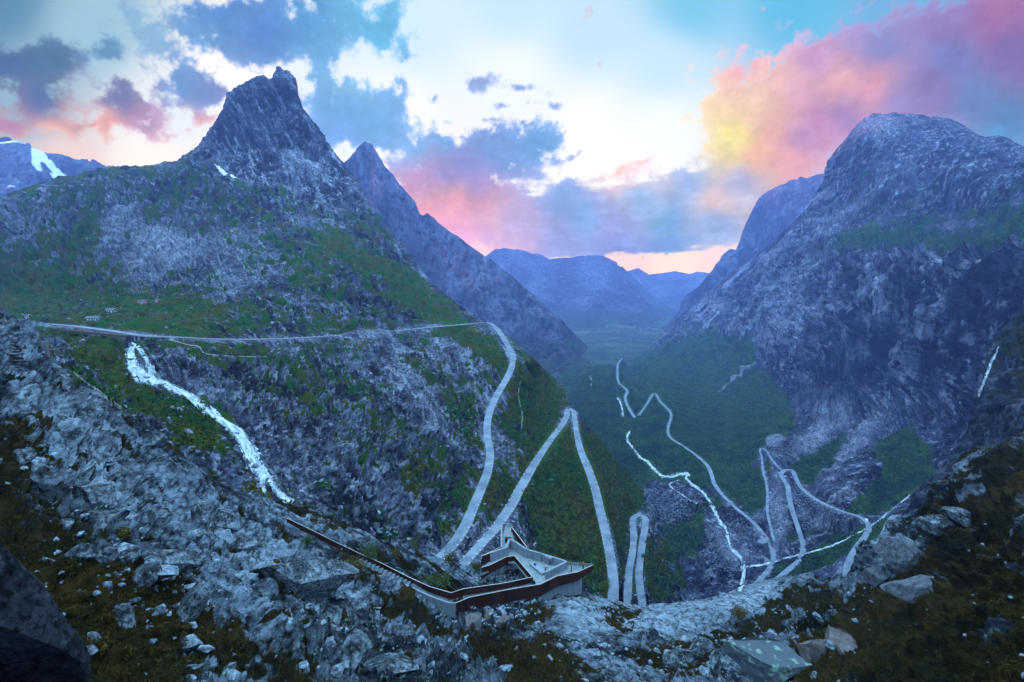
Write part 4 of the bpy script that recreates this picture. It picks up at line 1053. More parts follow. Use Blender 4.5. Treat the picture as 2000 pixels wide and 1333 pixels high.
# ------------------------------------------------------------------ placing things on the land
bpy.context.view_layer.update()
DG = bpy.context.evaluated_depsgraph_get()
def hit(x, y):
    d = unproj(x, y, 1.0)
    ok, loc, nor, idx, ob, _ = S.ray_cast(DG, Vector((0, 0, 0)), Vector(d).normalized())
    if not ok:
        return Vector(unproj(x, y, 100.0)), Vector((0, 0, 1))
    if nor.dot(Vector(d)) > 0:
        nor = -nor
    return loc, nor
def ground_z(x, y, z0=400):
    ok, loc, nor, idx, ob, _ = S.ray_cast(DG, Vector((x, y, z0)), Vector((0, 0, -1)))
    return loc.z if ok else -60.0

# roads
def road(name, path, width, thick=2.2, lift=0.15):
    o, Sd = ribbon(name, path, width, M_road, thick + 1.2, lift)
    o.data.materials.append(M_wallstone)
    nn = len(path) - 1
    ix = np.zeros(len(o.data.polygons), np.int32)
    ix[nn:] = 1
    o.data.polygons.foreach_set("material_index", ix)
    tag(o, kind="structure")
    return o, Sd
def wob(n, a, b, seed):
    t = np.arange(n)
    return a + b * np.sin(t * 0.045 + seed) * np.sin(t * 0.017 + seed * 2)
_, SdT = road("road", P_top, wob(len(P_top), 5.8, 0.7, 1.0), 2.6)
_, SdW = road("road", P_two, wob(len(P_two), 5.6, 0.9, 2.0), 2.6)
_, Sd3 = road("road", P_three, wob(len(P_three), 5.0, 0.4, 3.0), 2.2)
road("road", P_vallo, wob(len(P_vallo), 6.0, 0.7, 4.0), 1.6)
road("road", P_mid, wob(len(P_mid), 6.6, 0.9, 5.0), 1.6, 0.5)
road("road", P_spur, wob(len(P_spur), 3.6, 0.3, 6.0), 1.2)
road("road", P_high, 7.2, 1.6)
road("road", P_vfar, 8.0, 1.6, 1.5)
# lay-bys
lay = [Vector(p) for p in (unproj(1312, 873, 1030), unproj(1322, 871, 1030), unproj(1337, 884, 985), unproj(1334, 887, 975), unproj(1318, 887, 975))]
zb = max(p.z for p in lay) + 1.2
m = MB(); m.prism([(p.x, p.y) for p in lay], zb - 4, zb); tag(m.build("lay_by", M_road), kind="structure")
lay = [Vector(p) for p in (unproj(1480, 1056, 655), unproj(1492, 1053, 660), unproj(1500, 1064, 650), unproj(1490, 1066, 645), unproj(1481, 1062, 648))]
zb = max(p.z for p in lay) + 0.6
m = MB(); m.prism([(p.x, p.y) for p in lay], zb - 3, zb); tag(m.build("lay_by", M_road), kind="structure")

# edge stones: short upright blocks along the outer side of the upper bends
def edge_stones():
    me = None
    cnt = 0
    jobs = [(P_top, SdT, 3.5, 3, 4, -1), (P_two, SdW, 3.4, 3, 4, 1), (P_two, SdW, 3.4, 3, 6, -1)]
    out = []
    rnd = random.Random(5)
    for path, Sd, off, w0, step, side in jobs:
        W = wob(len(path), 5.8 if path is P_top else 5.6, 0.7 if path is P_top else 0.9, 1.0 if path is P_top else 2.0) / 2
        px, py = proj(path)
        for i in range(2, len(path) - 2, 2):
            sidev = Sd[i] * side * (W[i] - 0.35)
            if px[i] < 300 and path is P_top: continue
            if py[i] > 1110: continue
            k = step // 2 if np.linalg.norm(path[i]) < 420 else step
            if (i // 2) % max(1, k // 2 + (1 if side < 0 and path is P_two else 0)): continue
            # outer side = the side that falls away (towards the camera on the long traverse)
            out.append((path[i] + sidev, math.atan2(Sd[i][0], -Sd[i][1]), 0))
    out = out[:299] if len(out) < 299 else [out[int(j * len(out) / 298)] for j in range(298)]
    for p, rz, _ in out:
        if me is None:
            b = MB(); b.box((0, 0, 0.25), (1.3, 0.6, 0.9)); o = b.build("edge_stone", M_kerb, None, False, 0.12); me = o.data
        else:
            o = bpy.data.objects.new("edge_stone", me); COL.objects.link(o)
        o.location = p + np.array([0, 0, 0.15])
        o.rotation_euler = (rnd.uniform(-.06, .06), rnd.uniform(-.06, .06), rz + rnd.uniform(-.1, .1))
        o.scale = (rnd.uniform(.8, 1.1), rnd.uniform(.8, 1.1), rnd.uniform(.8, 1.25))
        tag(o, "short pale edge stone standing in the row along the upper mountain road", "edge stone", "edge stones along the mountain road")
edge_stones()

# retaining walls below the long traverse and the upper bends
def ret_wall(label, path, Sd, side, i0, i1, h, half):
    pts = path[i0:i1] + Sd[i0:i1] * side * half
    n = len(pts)
    out = Sd[i0:i1] * side
    hh = h * (0.55 + 0.45 * np.sin(np.linspace(0, math.pi, n)))[:, None]
    up = np.array([0, 0, 1.0])
    a, b = pts + up * 0.05, pts + out * 0.5 + up * 0.05
    c, d = pts + out * (0.5 + hh * 0.22) - up * hh, pts - out * 0.3 - up * hh
    V = np.stack([a, b, c, d], 1).reshape(-1, 3)
    i = np.arange(n - 1)[:, None] * 4
    F = np.concatenate([np.concatenate([i + k, i + (k + 1) % 4, i + 4 + (k + 1) % 4, i + 4 + k], 1) for k in range(4)])
    tag(mesh_np("retaining_wall", V, F, M_wallstone), label, "stone wall")
pxT, pyT = proj(P_top)
iA, iB, iC, iD = [int(np.argmax(pxT > v)) for v in (335, 640, 700, 900)]
# which side faces the camera on the traverse
sd = -1 if ((P_top[iA] + SdT[iA])[1] > P_top[iA][1]) else 1
ret_wall("long dry stone retaining wall under the level road above the waterfall gorge", P_top, SdT, sd, iA, iB, 7.0, 3.3)
ret_wall("low dry stone retaining wall under the road just before the uppermost hairpin", P_top, SdT, sd, iC, iD, 4.0, 3.3)
kp = P_top[iA - 20:iD + 10] + SdT[iA - 20:iD + 10] * sd * 2.7
kb, _ = ribbon("kerb", kp, 0.5, M_kerb, 0.9, 0.75)
tag(kb, "low pale parapet kerb along the near edge of the long level mountain road", "kerb")

# ------------------------------------------------------------------ running water laid on the land
def water_mat(name, white=0.5, seed=0.0, sc=1.0):
    t = NT(name)
    fa = t.attr('flow')
    mp = t.n('ShaderNodeMapping')
    t.l(fa.outputs['Vector'], mp.inputs[0])
    v = mp.outputs[0]
    n = t.noise(v, 0.9 / sc, 7, 0.7, 0.6)
    c = t.mix(t.ramp(n, [(0.40, 0.0), (0.62, 1.0)]), (0.12, 0.18, 0.22), (0.64, 0.70, 0.74))
    n9 = t.noise(v, 0.62 / sc, 7, 0.72, 0.9)
    n9 = t.math('ADD', n9, t.math('MULTIPLY', t.math('SUBTRACT', fa.outputs['Alpha'], 0.35), 0.28))
    tr = t.n("ShaderNodeBsdfTransparent")
    mxs = t.n("ShaderNodeMixShader")
    t.l(t.ramp(n9, [(0.50 - white * 0.10, 0.0), (0.62 - white * 0.10, 1.0)]), mxs.inputs[0])
    t.l(tr.outputs[0], mxs.inputs[1])
    t.l(t.b.outputs[0], mxs.inputs[2])
    t.l(mxs.outputs[0], t.t.nodes["Material Output"].inputs[0])
    t.bump(n, 1.0, 0.6 * sc)
    return t.out(c, 0.35)
M_foam = water_mat("white_water", 0.75)
M_stream = water_mat("stream_water", 0.05, sc=2.6)
def water(name, pts, mat, lift=0.35, across=9, step=2.5, gap=8.0, ragged=0.3, kind="structure", seed=1, lump=0.0):
    """pts: (x, y, width) – the wet surface is laid on the ground found below these places"""
    p = smooth_path([(a, b, c) for a, b, c in pts], step)
    n = len(p)
    T = np.gradient(p[:, :2], axis=0)
    T /= np.maximum(np.linalg.norm(T, axis=1)[:, None], 1e-6)
    Nn = np.stack([-T[:, 1], T[:, 0]], -1)
    rag = fbm(np.stack([np.arange(n) * 0.23, np.zeros(n), np.zeros(n) + seed], -1), 4, 0.7)
    rag2 = fbm(np.stack([np.arange(n) * 0.23, np.zeros(n), np.zeros(n) + seed + 9], -1), 4, 0.7)
    V, FLW = [], []
    for i in range(n):
        for k in range(across):
            u = (k / (across - 1) - 0.5)
            wdt = p[i, 2] * (1 + ragged * 2.2 * (rag[i] if u < 0 else rag2[i]))
            q = p[i, :2] + Nn[i] * u * wdt
            h, nr = hit(q[0], q[1])
            FLW.append((i * step * h.length / 1000.0 * 0.30 + seed * 50, u * wdt * h.length / 1000.0, 0.0, 1.0 - abs(2 * u)))
            V.append(h + nr * (lift + lump * random.Random(i * 31 + k).random() * (1 - 4 * u * u)))
    V = np.array([tuple(v) for v in V])
    rng = np.linalg.norm(V, axis=1).reshape(n, across)
    F = []
    for i in range(n - 1):
        for k in range(across - 1):
            q = [i * across + k, i * across + k + 1, (i + 1) * across + k + 1, (i + 1) * across + k]
            r = rng.ravel()[q]
            if r.max() - r.min() < gap * max(1, r.min() / 300.0):
                F.append(q)
    if not F: return None
    o = mesh_np(name, V, np.array(F), mat, None, True, {'flow': np.array(FLW)})
    tag(o, kind=kind)
    return o
water("waterfall", [(262, 672, 12), (255, 690, 20), (258, 712, 26), (270, 730, 34), (290, 741, 30), (310, 748, 14)], M_foam, 0.4, 13, 1.6, 14, 0.35, seed=1, lump=.12)
water("waterfall", [(268, 678, 9), (284, 700, 12), (294, 718, 16), (298, 738, 16)], M_foam, 0.4, 9, 1.6, 14, 0.35, seed=2, lump=.12)
water("waterfall", [(296, 744, 16), (318, 750, 16), (345, 762, 16), (370, 777, 17), (392, 792, 21), (412, 808, 21), (432, 822, 16), (452, 838, 21), (468, 852, 26), (484, 874, 31), (492, 894, 34), (502, 914, 31), (512, 930, 21), (514, 950, 10), (518, 966, 6)], M_foam, 0.4, 11, 1.6, 14, 0.30, seed=3, lump=.12)
water("waterfall", [(512, 918, 18), (524, 936, 16), (538, 956, 13), (553, 974, 16), (572, 984, 16)], M_foam, 0.4, 7, 1.6, 14, 0.30, seed=4, lump=.1)
def river(l, wpx, mat=M_stream, **k):
    wpx *= 0.8
    water("stream", [(x, y, wpx * 560.0 / d) for x, y, d in l], mat, **k)
river(W_river, 17, lift=0.6, across=7, step=2.0, gap=14, ragged=.55, seed=5)
river([(1340, 935, 848), (1308, 946, 840), (1322, 960, 815), (1345, 975, 780), (1362, 984, 765)], 7, lift=0.6, across=4, step=2.0, gap=14, ragged=.6, seed=6)
river(W_river2, 22, lift=1.2, across=4, step=2.0, gap=30, ragged=.6, seed=7)
river(W_trib, 8, lift=0.6, across=5, step=2.0, gap=14, ragged=.6, seed=8)
river(W_far, 16, lift=1.2, across=3, step=2.0, gap=30, ragged=.6, seed=9)
water("waterfall", [(1951, 678, 3), (1944, 694, 5), (1936, 712, 6), (1930, 728, 6), (1922, 748, 7), (1915, 766, 8), (1912, 776, 4)], M_foam, 0.8, 5, 2.0, 20, 0.3, seed=10)
water("waterfall", [(1738, 760, 2.5), (1736, 780, 3), (1733, 800, 2.5)], M_foam, 1.0, 3, 2.0, 30, 0.3, seed=11)
# pale worn footpaths
M_path = simple_mat("worn_gravel", (0.14, 0.15, 0.16), (0.26, 0.27, 0.29), 0.8)
water("path", [(330, 664, 1.5), (365, 674, 1.4), (388, 678, 1.4), (398, 690, 1.4), (415, 694, 1.4), (470, 697, 1.3), (520, 697, 1.3), (548, 688, 1.3)], M_path, 0.3, 3, 3, 14, 0.2)
water("path", [(148, 732, 2.2), (165, 746, 2.2), (180, 756, 2.4), (204, 776, 2.4), (236, 800, 2.4)], M_path, 0.15, 3, 3, 6, 0.2)
water("path", [(1016, 745, 2.4), (1012, 775, 2.2), (1020, 810, 2.0), (1018, 838, 2.0)], M_path, 0.4, 3, 4, 14, 0.3)

# ------------------------------------------------------------------ loose growth and stones too many to count
def ico(level):
    bm = bmesh.new()
    bmesh.ops.create_icosphere(bm, subdivisions=level, radius=1.0)
    V = np.array([v.co[:] for v in bm.verts])
    F = np.array([[v.index for v in f.verts] for f in bm.faces])
    bm.free()
    return V, F
ICO = {k: ico(k) for k in (1, 2, 3, 4)}
def rock_shape(seed, level, cuts=9, squash=(1, 1, 1), rough=0.05):
    r = np.random.RandomState(seed)
    V, F = ICO[level]
    V = V.copy()
    for _ in range(cuts):
        n = r.normal(size=3)
        n /= np.linalg.norm(n)
        h = r.uniform(0.35, 0.8)
        d = V @ n - h
        V -= np.maximum(d, 0)[:, None] * n
    V *= np.array(squash)
    if rough:
        V += rough * np.stack([fbm(V * 2.5, 4, 0.6, seed + k * 7.1) for k in range(3)], -1)
    return V, F

def rot_mats(r, n):
    q = r.normal(size=(n, 4))
    q /= np.linalg.norm(q, axis=1)[:, None]
    w_, x, y, z = q.T
    return np.stack([np.stack([1 - 2 * (y * y + z * z), 2 * (x * y - z * w_), 2 * (x * z + y * w_)], -1),
                     np.stack([2 * (x * y + z * w_), 1 - 2 * (x * x + z * z), 2 * (y * z - x * w_)], -1),
                     np.stack([2 * (x * z - y * w_), 2 * (y * z + x * w_), 1 - 2 * (x * x + y * y)], -1)], 1)

def pick(sh, n, dens, r, row0=14):
    X, Y, M, P = sh['X'][row0:], sh['Y'][row0:], sh['M'][row0:], sh['P'][row0:]
    w_ = dens(X, Y, M, P)
    # weight by picture area of the cell so that growth is even in the picture, then let dens decide
    w_ = np.clip(w_, 0, None).ravel()
    px, py = X.ravel(), Y.ravel()
    w_ = w_ * ((px > -40) & (px < 2040))
    w_ /= w_.sum()
    idx = r.choice(len(w_), n, p=w_)
    Pf = P.reshape(-1, 3)
    Nf = sh['N'][row0:].reshape(-1, 3)
    return Pf[idx], Nf[idx], px[idx], py[idx]

def scatter_rocks(name, sh, n, dens, smin, smax, mat, seed, label_kind="stuff", power=2.4, row0=14):
    r = np.random.RandomState(seed)
    P, N, _, _ = pick(sh, n, dens, r, row0)
    size = smin * (1 - r.rand(n) * (1 - (smin / smax) ** power)) ** (-1 / power)
    VV, FF = [], []
    shapes = [rock_shape(100 + k, 1 if k % 2 else 2, 7, (1, 0.8, 0.6), 0.0) for k in range(6)]
    R = rot_mats(r, n)
    off = 0
    for k, (V, F) in enumerate(shapes):
        ids = np.nonzero(np.arange(n) % 6 == k)[0]
        v = np.einsum('nij,vj->nvi', R[ids], V) * size[ids][:, None, None]
        v[..., 2] *= 0.8
        v += (P[ids] + np.array([0, 0, 1.0]) * (size[ids] * 0.22)[:, None])[:, None, :]
        VV.append(v.reshape(-1, 3))
        FF.append((F[None] + (np.arange(len(ids)) * len(V))[:, None, None] + off).reshape(-1, 3))
        off += v.shape[0] * v.shape[1]
    tag(mesh_np(name, np.concatenate(VV), np.concatenate(FF), mat), kind=label_kind)

def scatter_leafy(name, sh, n, dens, smin, smax, leaves, leaf, mat, seed, tall=1.0, row0=14):
    """each plant a loose dome of small leaf faces"""
    r = np.random.RandomState(seed)
    P, N, _, _ = pick(sh, n, dens, r, row0)
    size = r.uniform(smin, smax, n) ** 1.0
    d = r.normal(size=(n, leaves, 3))
    d /= np.linalg.norm(d, axis=2)[..., None]
    d[..., 2] = np.abs(d[..., 2]) * tall
    rad = r.uniform(0.35, 1.0, (n, leaves, 1)) ** 0.6
    lump = 1 + 0.3 * np.sin(d[..., :1] * 5 + r.rand(n, 1, 1) * 6) * np.cos(d[..., 1:2] * 5)
    C = P[:, None] + d * rad * lump * size[:, None, None] * 0.6
    a = r.normal(size=(n, leaves, 3))
    a /= np.linalg.norm(a, axis=2)[..., None]
    b = np.cross(a, d)
    b /= np.maximum(np.linalg.norm(b, axis=2)[..., None], 1e-6)
    L = (leaf * size[:, None, None] * r.uniform(0.6, 1.3, (n, leaves, 1)))
    V = np.stack([C - a * L, C + b * L * 0.8, C + a * L], 2).reshape(-1, 3)
    F = np.arange(len(V)).reshape(-1, 3)
    o = mesh_np(name, V, F, mat)
    tag(o, kind="stuff")
    return o

def leaf_mat(name, c1, c2, scale, c3=None):
    t = NT(name)
    v = t.coord()
    n = t.noise(v, scale, 3, 0.6)
    n2 = t.noise(v, scale * 14, 2, 0.6)
    c = t.mix(t.ramp(n, [(0.38, 0.0), (0.62, 1.0)]), c1, c2)
    c = t.mix(t.ramp(n2, [(0.42, 0.0), (0.60, 1.0)]), t.mix(0.72, c, (0.003, 0.007, 0.003)), c)
    return t.out(c, 0.8)
M_bush = leaf_mat("bush_leaves", (0.020, 0.085, 0.016), (0.085, 0.080, 0.010), 1 / 40)
M_forest = leaf_mat("forest_leaves", (0.008, 0.052, 0.020), (0.050, 0.125, 0.020), 1 / 45)
M_grass = leaf_mat("dry_grass", (0.020, 0.019, 0.005), (0.075, 0.045, 0.009), 1 / 9)
M_shrub = leaf_mat("shrub_leaves", (0.07, 0.13, 0.04), (0.12, 0.14, 0.035), 1 / 4)
M_ochre = leaf_mat("ochre_shrub_leaves", (0.10, 0.09, 0.02), (0.17, 0.12, 0.03), 1 / 3)
M_stem = simple_mat("woody_stem", (0.05, 0.035, 0.02), (0.10, 0.07, 0.045), 6)

def awayroad(X, Y, pads):
    return 1.0
roadpx = np.concatenate([np.stack(proj(p), -1) for p in (P_top, P_two, P_three)])
kdr = np.zeros((1400, 2100), bool)
for q in roadpx:
    x_, y_ = int(q[0]), int(q[1])
    kdr[max(0, y_ - 10):y_ + 11, max(0, x_ - 12):x_ + 13] = True
roadpx2 = np.concatenate([np.stack(proj(p), -1) for p in (P_vallo, P_mid, P_spur, P_high, P_river, P_trib, P_vfar, P_river2)])
kdr2 = np.zeros((1400, 2100), bool)
for q in roadpx2:
    x_, y_ = int(q[0]), int(q[1])
    rr = 6 if y_ > 900 else 3
    kdr2[max(0, y_ - rr):y_ + rr + 1, max(0, x_ - rr - 1):x_ + rr + 2] = True
def offroad(mask):
    def f(X, Y):
        xi = np.clip(X.astype(int), 0, 2099)
        yi = np.clip(Y.astype(int), 0, 1399)
        return (~mask[yi, xi]).astype(float)
    return f
off1, off2 = offroad(kdr), offroad(kdr2)
scatter_leafy("hillside_bushes", L_, 17000, lambda X, Y, M, P: off1(X, Y) * sstep(0.5, 0.8, M[..., 0]) * (0.06 + blobs([(1130, 970, 130, 130, 50, 1.0), (1050, 800, 70, 90, 45, .8), (1110, 1080, 90, 110, 0, 1.0), (960, 950, 40, 80, 0, .6), (870, 1000, 60, 60, 0, .5), (1290, 1120, 60, 90, 0, .8), (1200, 920, 50, 60, 40, .8), (860, 850, 80, 80, 0, .25), (380, 850, 80, 60, 0, .15), (640, 700, 300, 30, 0, .12), (150, 600, 240, 30, 0, .12)], X, Y)),
              1.2, 4.0, 34, 0.17, M_bush, 1)
scatter_leafy("valley_woods", R_, 36000, lambda X, Y, M, P: off2(X, Y) * sstep(0.45, 0.75, M[..., 0]) * (Y > 640) * (0.1 + blobs(FOREST_R, X, Y)) * sstep(640, 900, Y + 100),
              3.5, 8.0, 14, 0.24, M_forest, 2, 1.2)
M_scree = simple_mat("scree_stone", (0.04, 0.047, 0.062), (0.24, 0.27, 0.33), 0.35, 0.9, 0.5, 0.2, lo=0.4, hi=0.68)
scatter_rocks("hillside_stones", L_, 8000, lambda X, Y, M, P: off1(X, Y) * (0.12 + M[..., 1] + 0.5 * (M[..., 0] > .4) * blobs([(350, 560, 300, 90, 0, .4), (150, 480, 200, 80, 0, .2)], X, Y)) * (1 - sstep(0.7, 1.0, M[..., 0]) * .7) * (Y > 420), 0.5, 2.6, M_scree, 3, power=2.2)
scatter_rocks("scree", R_, 6000, lambda X, Y, M, P: off2(X, Y) * sstep(0.4, 0.2, M[..., 0]) * blobs([(1620, 1010, 90, 60, 0, 1.), (1600, 850, 80, 30, -35, 1.), (1700, 850, 80, 40, -38, .8), (1520, 1000, 20, 70, 0, 1.), (1330, 990, 90, 60, 45, .8), (1420, 1060, 60, 50, 50, .8), (1430, 840, 60, 40, -40, .7)], X, Y), 0.9, 3.4, M_scree, 4, power=2.6)
M_pebble = simple_mat("lichened_stone", (0.035, 0.043, 0.055), (0.24, 0.30, 0.35), 2.2, 0.85, 0.6, 0.06, lo=0.38, hi=0.66)
platform_free = lambda X, Y: 1 - np.clip(blobs([(1010, 1105, 140, 45, 0, 1.6)], X, Y), 0, 1)
scatter_rocks("loose_stones", A_, 3600, lambda X, Y, M, P: platform_free(X, Y) * np.linalg.norm(P, axis=-1) ** 0.3 * (0.10 + blobs([(250, 1090, 180, 120, 30, 1.0), (80, 920, 90, 60, 30, .7), (330, 1200, 140, 90, 35, .8), (640, 1270, 90, 70, 20, .9), (820, 1290, 160, 60, 20, .6), (1300, 1250, 200, 60, 0, .6), (1370, 1290, 100, 50, 0, .9), (1230, 1290, 90, 50, 0, .6), (1640, 1170, 130, 70, -30, .7), (1760, 1080, 110, 60, -35, .8), (1570, 1260, 120, 50, 0, .8),
              (990, 1135, 60, 20, 0, 1.4), (1850, 1000, 80, 40, -40, .5), (520, 1140, 120, 60, 30, .4), (480, 1290, 200, 60, 0, .35)], X, Y)), 0.14, 1.7, M_pebble, 5, power=1.75)
scatter_rocks("rubble_under_platform", A_, 420, lambda X, Y, M, P: blobs([(998, 1132, 34, 12, 0, 1.4), (940, 1200, 70, 14, 0, 1.2), (1000, 1190, 60, 14, 0, .8)], X, Y), 0.3, 1.1, M_pebble, 6, power=1.8)

# grass and heather tufts on the near moss
def tufts(name, n, mat, seed, hmin, hmax, dens):
    r = np.random.RandomState(seed)
    P, N, px, py = pick(A_, n, dens, r)
    bl = 9
    ang = r.uniform(0, 2 * math.pi, (n, bl))
    lean = r.uniform(0.15, 0.9, (n, bl))
    h = (r.uniform(hmin, hmax, n)[:, None] * r.uniform(0.6, 1.2, (n, bl)))
    dirv = np.stack([np.cos(ang) * lean, np.sin(ang) * lean, np.ones_like(ang)], -1)
    base = P[:, None] + np.stack([np.cos(ang), np.sin(ang), -0.2 + 0 * ang], -1) * (h * 0.25)[..., None]
    side = np.stack([-np.sin(ang), np.cos(ang), 0 * ang], -1) * (h * 0.10)[..., None]
    tip = base + dirv * h[..., None]
    V = np.stack([base - side, base + side, tip], 2).reshape(-1, 3)
    tag(mesh_np(name, V, np.arange(len(V)).reshape(-1, 3), mat), kind="stuff")
tufts("mountain_grass", 34000, M_grass, 7, 0.14, 0.42, lambda X, Y, M, P: platform_free(X, Y) * sstep(0.45, 0.7, M[..., 0]) * np.linalg.norm(P, axis=-1) ** 0.6)
scatter_leafy("heather_mounds", A_, 5200, lambda X, Y, M, P: platform_free(X, Y) * sstep(0.5, 0.8, M[..., 0]) * np.linalg.norm(P, axis=-1) ** 0.9, 0.35, 1.1, 40, 0.11, M_grass, 8, 0.7)

# ------------------------------------------------------------------ viewing platform of concrete and rusty steel
M_conc = simple_mat("board_marked_concrete", (0.125, 0.155, 0.185), (0.22, 0.26, 0.30), 1.2, 0.8, 0.25, 0.02, stretch=(5, 5, 0.4))
M_stair = simple_mat("worn_concrete_steps", (0.05, 0.062, 0.072), (0.12, 0.14, 0.155), 1.5, 0.85, 0.3, 0.02)
M_deck = simple_mat("platform_floor", (0.13, 0.155, 0.165), (0.20, 0.225, 0.235), 0.9, 0.8, 0.1, 0.01)
M_corten = simple_mat("rusty_steel", (0.024, 0.010, 0.007), (0.058, 0.020, 0.012), 0.8, 0.75, 0.15, 0.02, stretch=(1, 1, 0.3))
M_rim = simple_mat("pale_steel_rim", (0.24, 0.23, 0.22), (0.33, 0.31, 0.30), 2, 0.5, 0.05, 0.01)
M_glass = NT("railing_glass").m
_b = M_glass.node_tree.nodes["Principled BSDF"]
_b.inputs["Transmission Weight"].default_value = 0.9
_b.inputs["Roughness"].default_value = 0.05
_b.inputs["Base Color"].default_value = (0.75, 0.9, 0.95, 1)
ZD = -60.0
plat = empty("viewing_platform", tuple(pz(1050, 1110, ZD)))
tag(plat, "angular concrete viewing platform with rusty steel parapets standing on the rock ledge", "viewing platform")
def child(o, parent=plat):
    o.parent = parent
    o.matrix_parent_inverse = parent.matrix_world.inverted() if parent.matrix_world.translation.length > 0 else Matrix.Translation(-Vector(parent.location))
    return o
def P2(x, y, z):
    q = pz(x, y, z)
    return (float(q[0]), float(q[1]))
def wall_strip(mb, pts, thick, hs, inset=0.0):
    """pts: (px, py, ztop); hs: height at each point"""
    W = [Vector((*P2(a, b, z), z)) for a, b, z in pts]
    n = len(W)
    hs = hs if hasattr(hs, '__len__') else [hs] * n
    nor = []
    for i in range(n):
        a, b = W[max(0, i - 1)], W[min(n - 1, i + 1)]
        t = (b - a); t.z = 0; t.normalize()
        nor.append(Vector((-t.y, t.x, 0)))
    V, F = [], []
    for i in range(n):
        o = nor[i] * thick / 2
        c = W[i] + nor[i] * inset
        V += [c - o, c + o, c + o - Vector((0, 0, hs[i])), c - o - Vector((0, 0, hs[i]))]
    for i in range(n - 1):
        for k in range(4):
            F.append((4 * i + k, 4 * i + (k + 1) % 4, 4 * i + 4 + (k + 1) % 4, 4 * i + 4 + k))
    F += [(0, 1, 2, 3), (4 * n - 1, 4 * n - 2, 4 * n - 3, 4 * n - 4)]
    mb.add(V, F)
    return W
OUT = [(891, 1177.5, -61.0), (915.6, 1167, -60.6), (985, 1153, -59.7), (1056, 1141, -58.85), (1088, 1125, -58.8), (1129, 1117, -58.8), (1158, 1103.5, -58.6)]
INN = [(560, 1012, -59.2), (600, 1031, -59.4), (650, 1056, -59.9), (700, 1080, -60.4), (745, 1100, -60.7), (800, 1128, -60.9), (840, 1146, -61.0), (881, 1158, -61.0), (905, 1150, -60.6), (984.5, 1139, -59.6), (1040.6, 1127, -58.75)]
TRI = [(1040.6, 1127, -58.75), (1005, 1085.6, -58.75), (988, 1088, -58.75), (957, 1103.5, -58.75), (940, 1108.6, -58.75)]
def zA(x, y):
    return float(unproj(x, y, float(A_['D'](np.array([x]), np.array([y]))[0]))[2])
INN = [(a, b, zA(a, b + 12) + 1.15) if a < 830 else (a, b, z) for a, b, z in INN]
def parapet(pts, h, name="parapet", rim=True, th=0.14):
    m = MB()
    wall_strip(m, pts, th, h)
    o = child(m.build(name, M_corten))
    if rim:
        m = MB()
        wall_strip(m, [(a, b, z + 0.055) for a, b, z in pts], th + 0.06, 0.05)
        r = m.build("rim", M_rim)
        r.parent = o
    return o
parapet(OUT, [2.6, 2.7, 2.7, 2.5, 2.3, 1.9, 1.1])
parapet(INN, [0.9, 1.2, 1.2, 1.2, 1.3, 1.3, 1.3, 1.5, 1.5, 1.6, 1.9])
parapet(TRI, [1.9, 1.9, 1.9, 1.9, 2.6])
parapet([(957, 1080, -58.0), (940, 1086.5, -58.0), (940, 1092, -58.4)], 2.0)
parapet([(999, 1029, -58.8), (1012, 1046, -58.8), (1030, 1070, -58.8)], [1.3, 1.6, 1.6])
parapet([(979, 1027, -58.9), (979, 1068, -58.9), (941, 1086, -58.2)], 1.1)
# small flank wall and edge line of the landing
m = MB(); wall_strip(m, [(790, 1141, zA(790, 1141) + .2), (840, 1164, -62.1), (877, 1177.5, -61.9), (890, 1178, -61.2)], 0.35, [1.6, 2.0, 2.6, 3.2])
child(m.build("landing_wall", M_conc))
# concrete foot under the outer parapet
m = MB(); wall_strip(m, [(893, 1190, -63.2), (985, 1170, -62.1), (1062, 1154, -61.2)], 0.5, [2.6, 2.8, 3.5], inset=0.35)
child(m.build("foundation_wall", M_conc))
m = MB(); wall_strip(m, [(1062, 1154, -61.2), (1092, 1140, -61.0), (1137, 1128, -60.6)], 0.5, [3.4, 3.4, 3.8], inset=0.35)
child(m.build("foundation_wall", M_conc))
# floors
def floor(pts, z, name, th=0.35, mat=None):
    m = MB()
    m.prism([P2(a, b, z) for a, b in pts], z - th, z)
    return child(m.build(name, mat or M_deck))
floor([(991, 1098), (991, 1071), (1008, 1062), (1030, 1076), (1106, 1104), (1110, 1120), (1072, 1133), (1055, 1146), (1040, 1142), (1006, 1100)], ZD, "floor")
floor([(940, 1122), (941, 1108), (958, 1096), (990, 1086), (990, 1097.5), (958, 1114)], ZD + 0.004, "floor")
floor([(979, 1073), (979, 1030), (999.5, 1030), (1003, 1052), (1006, 1063), (990.5, 1071)], ZD + 0.008, "floor")
floor([(1110.5, 1119), (1107, 1104), (1150, 1108), (1156, 1112), (1132, 1124)], ZD - 0.004, "floor")
# steps: down from the left to the landing, then up to the floor
def steps(name, pts, width, n):
    W = [np.array(pz(a, b, z)) for a, b, z in pts]
    S_ = np.concatenate([[0], np.cumsum([np.linalg.norm((W[i + 1] - W[i])[:2]) for i in range(len(W) - 1)])])
    m = MB()
    for k in range(n):
        s0, s1 = S_[-1] * k / n, S_[-1] * (k + 1) / n
        a = np.array([np.interp(s0, S_, [w[j] for w in W]) for j in range(3)])
        b = np.array([np.interp(s1, S_, [w[j] for w in W]) for j in range(3)])
        d = b - a; L = np.linalg.norm(d[:2])
        m.box(((a[0] + b[0]) / 2, (a[1] + b[1]) / 2, max(a[2], b[2]) - 0.45), (L * 0.995, width, 0.9), math.atan2(d[1], d[0]))
    return child(m.build(name, M_stair))
steps("stairs", [(905, 1169, -62.15), (950, 1158, -61.5), (1046, 1140, -60.0)], 1.9, 18)
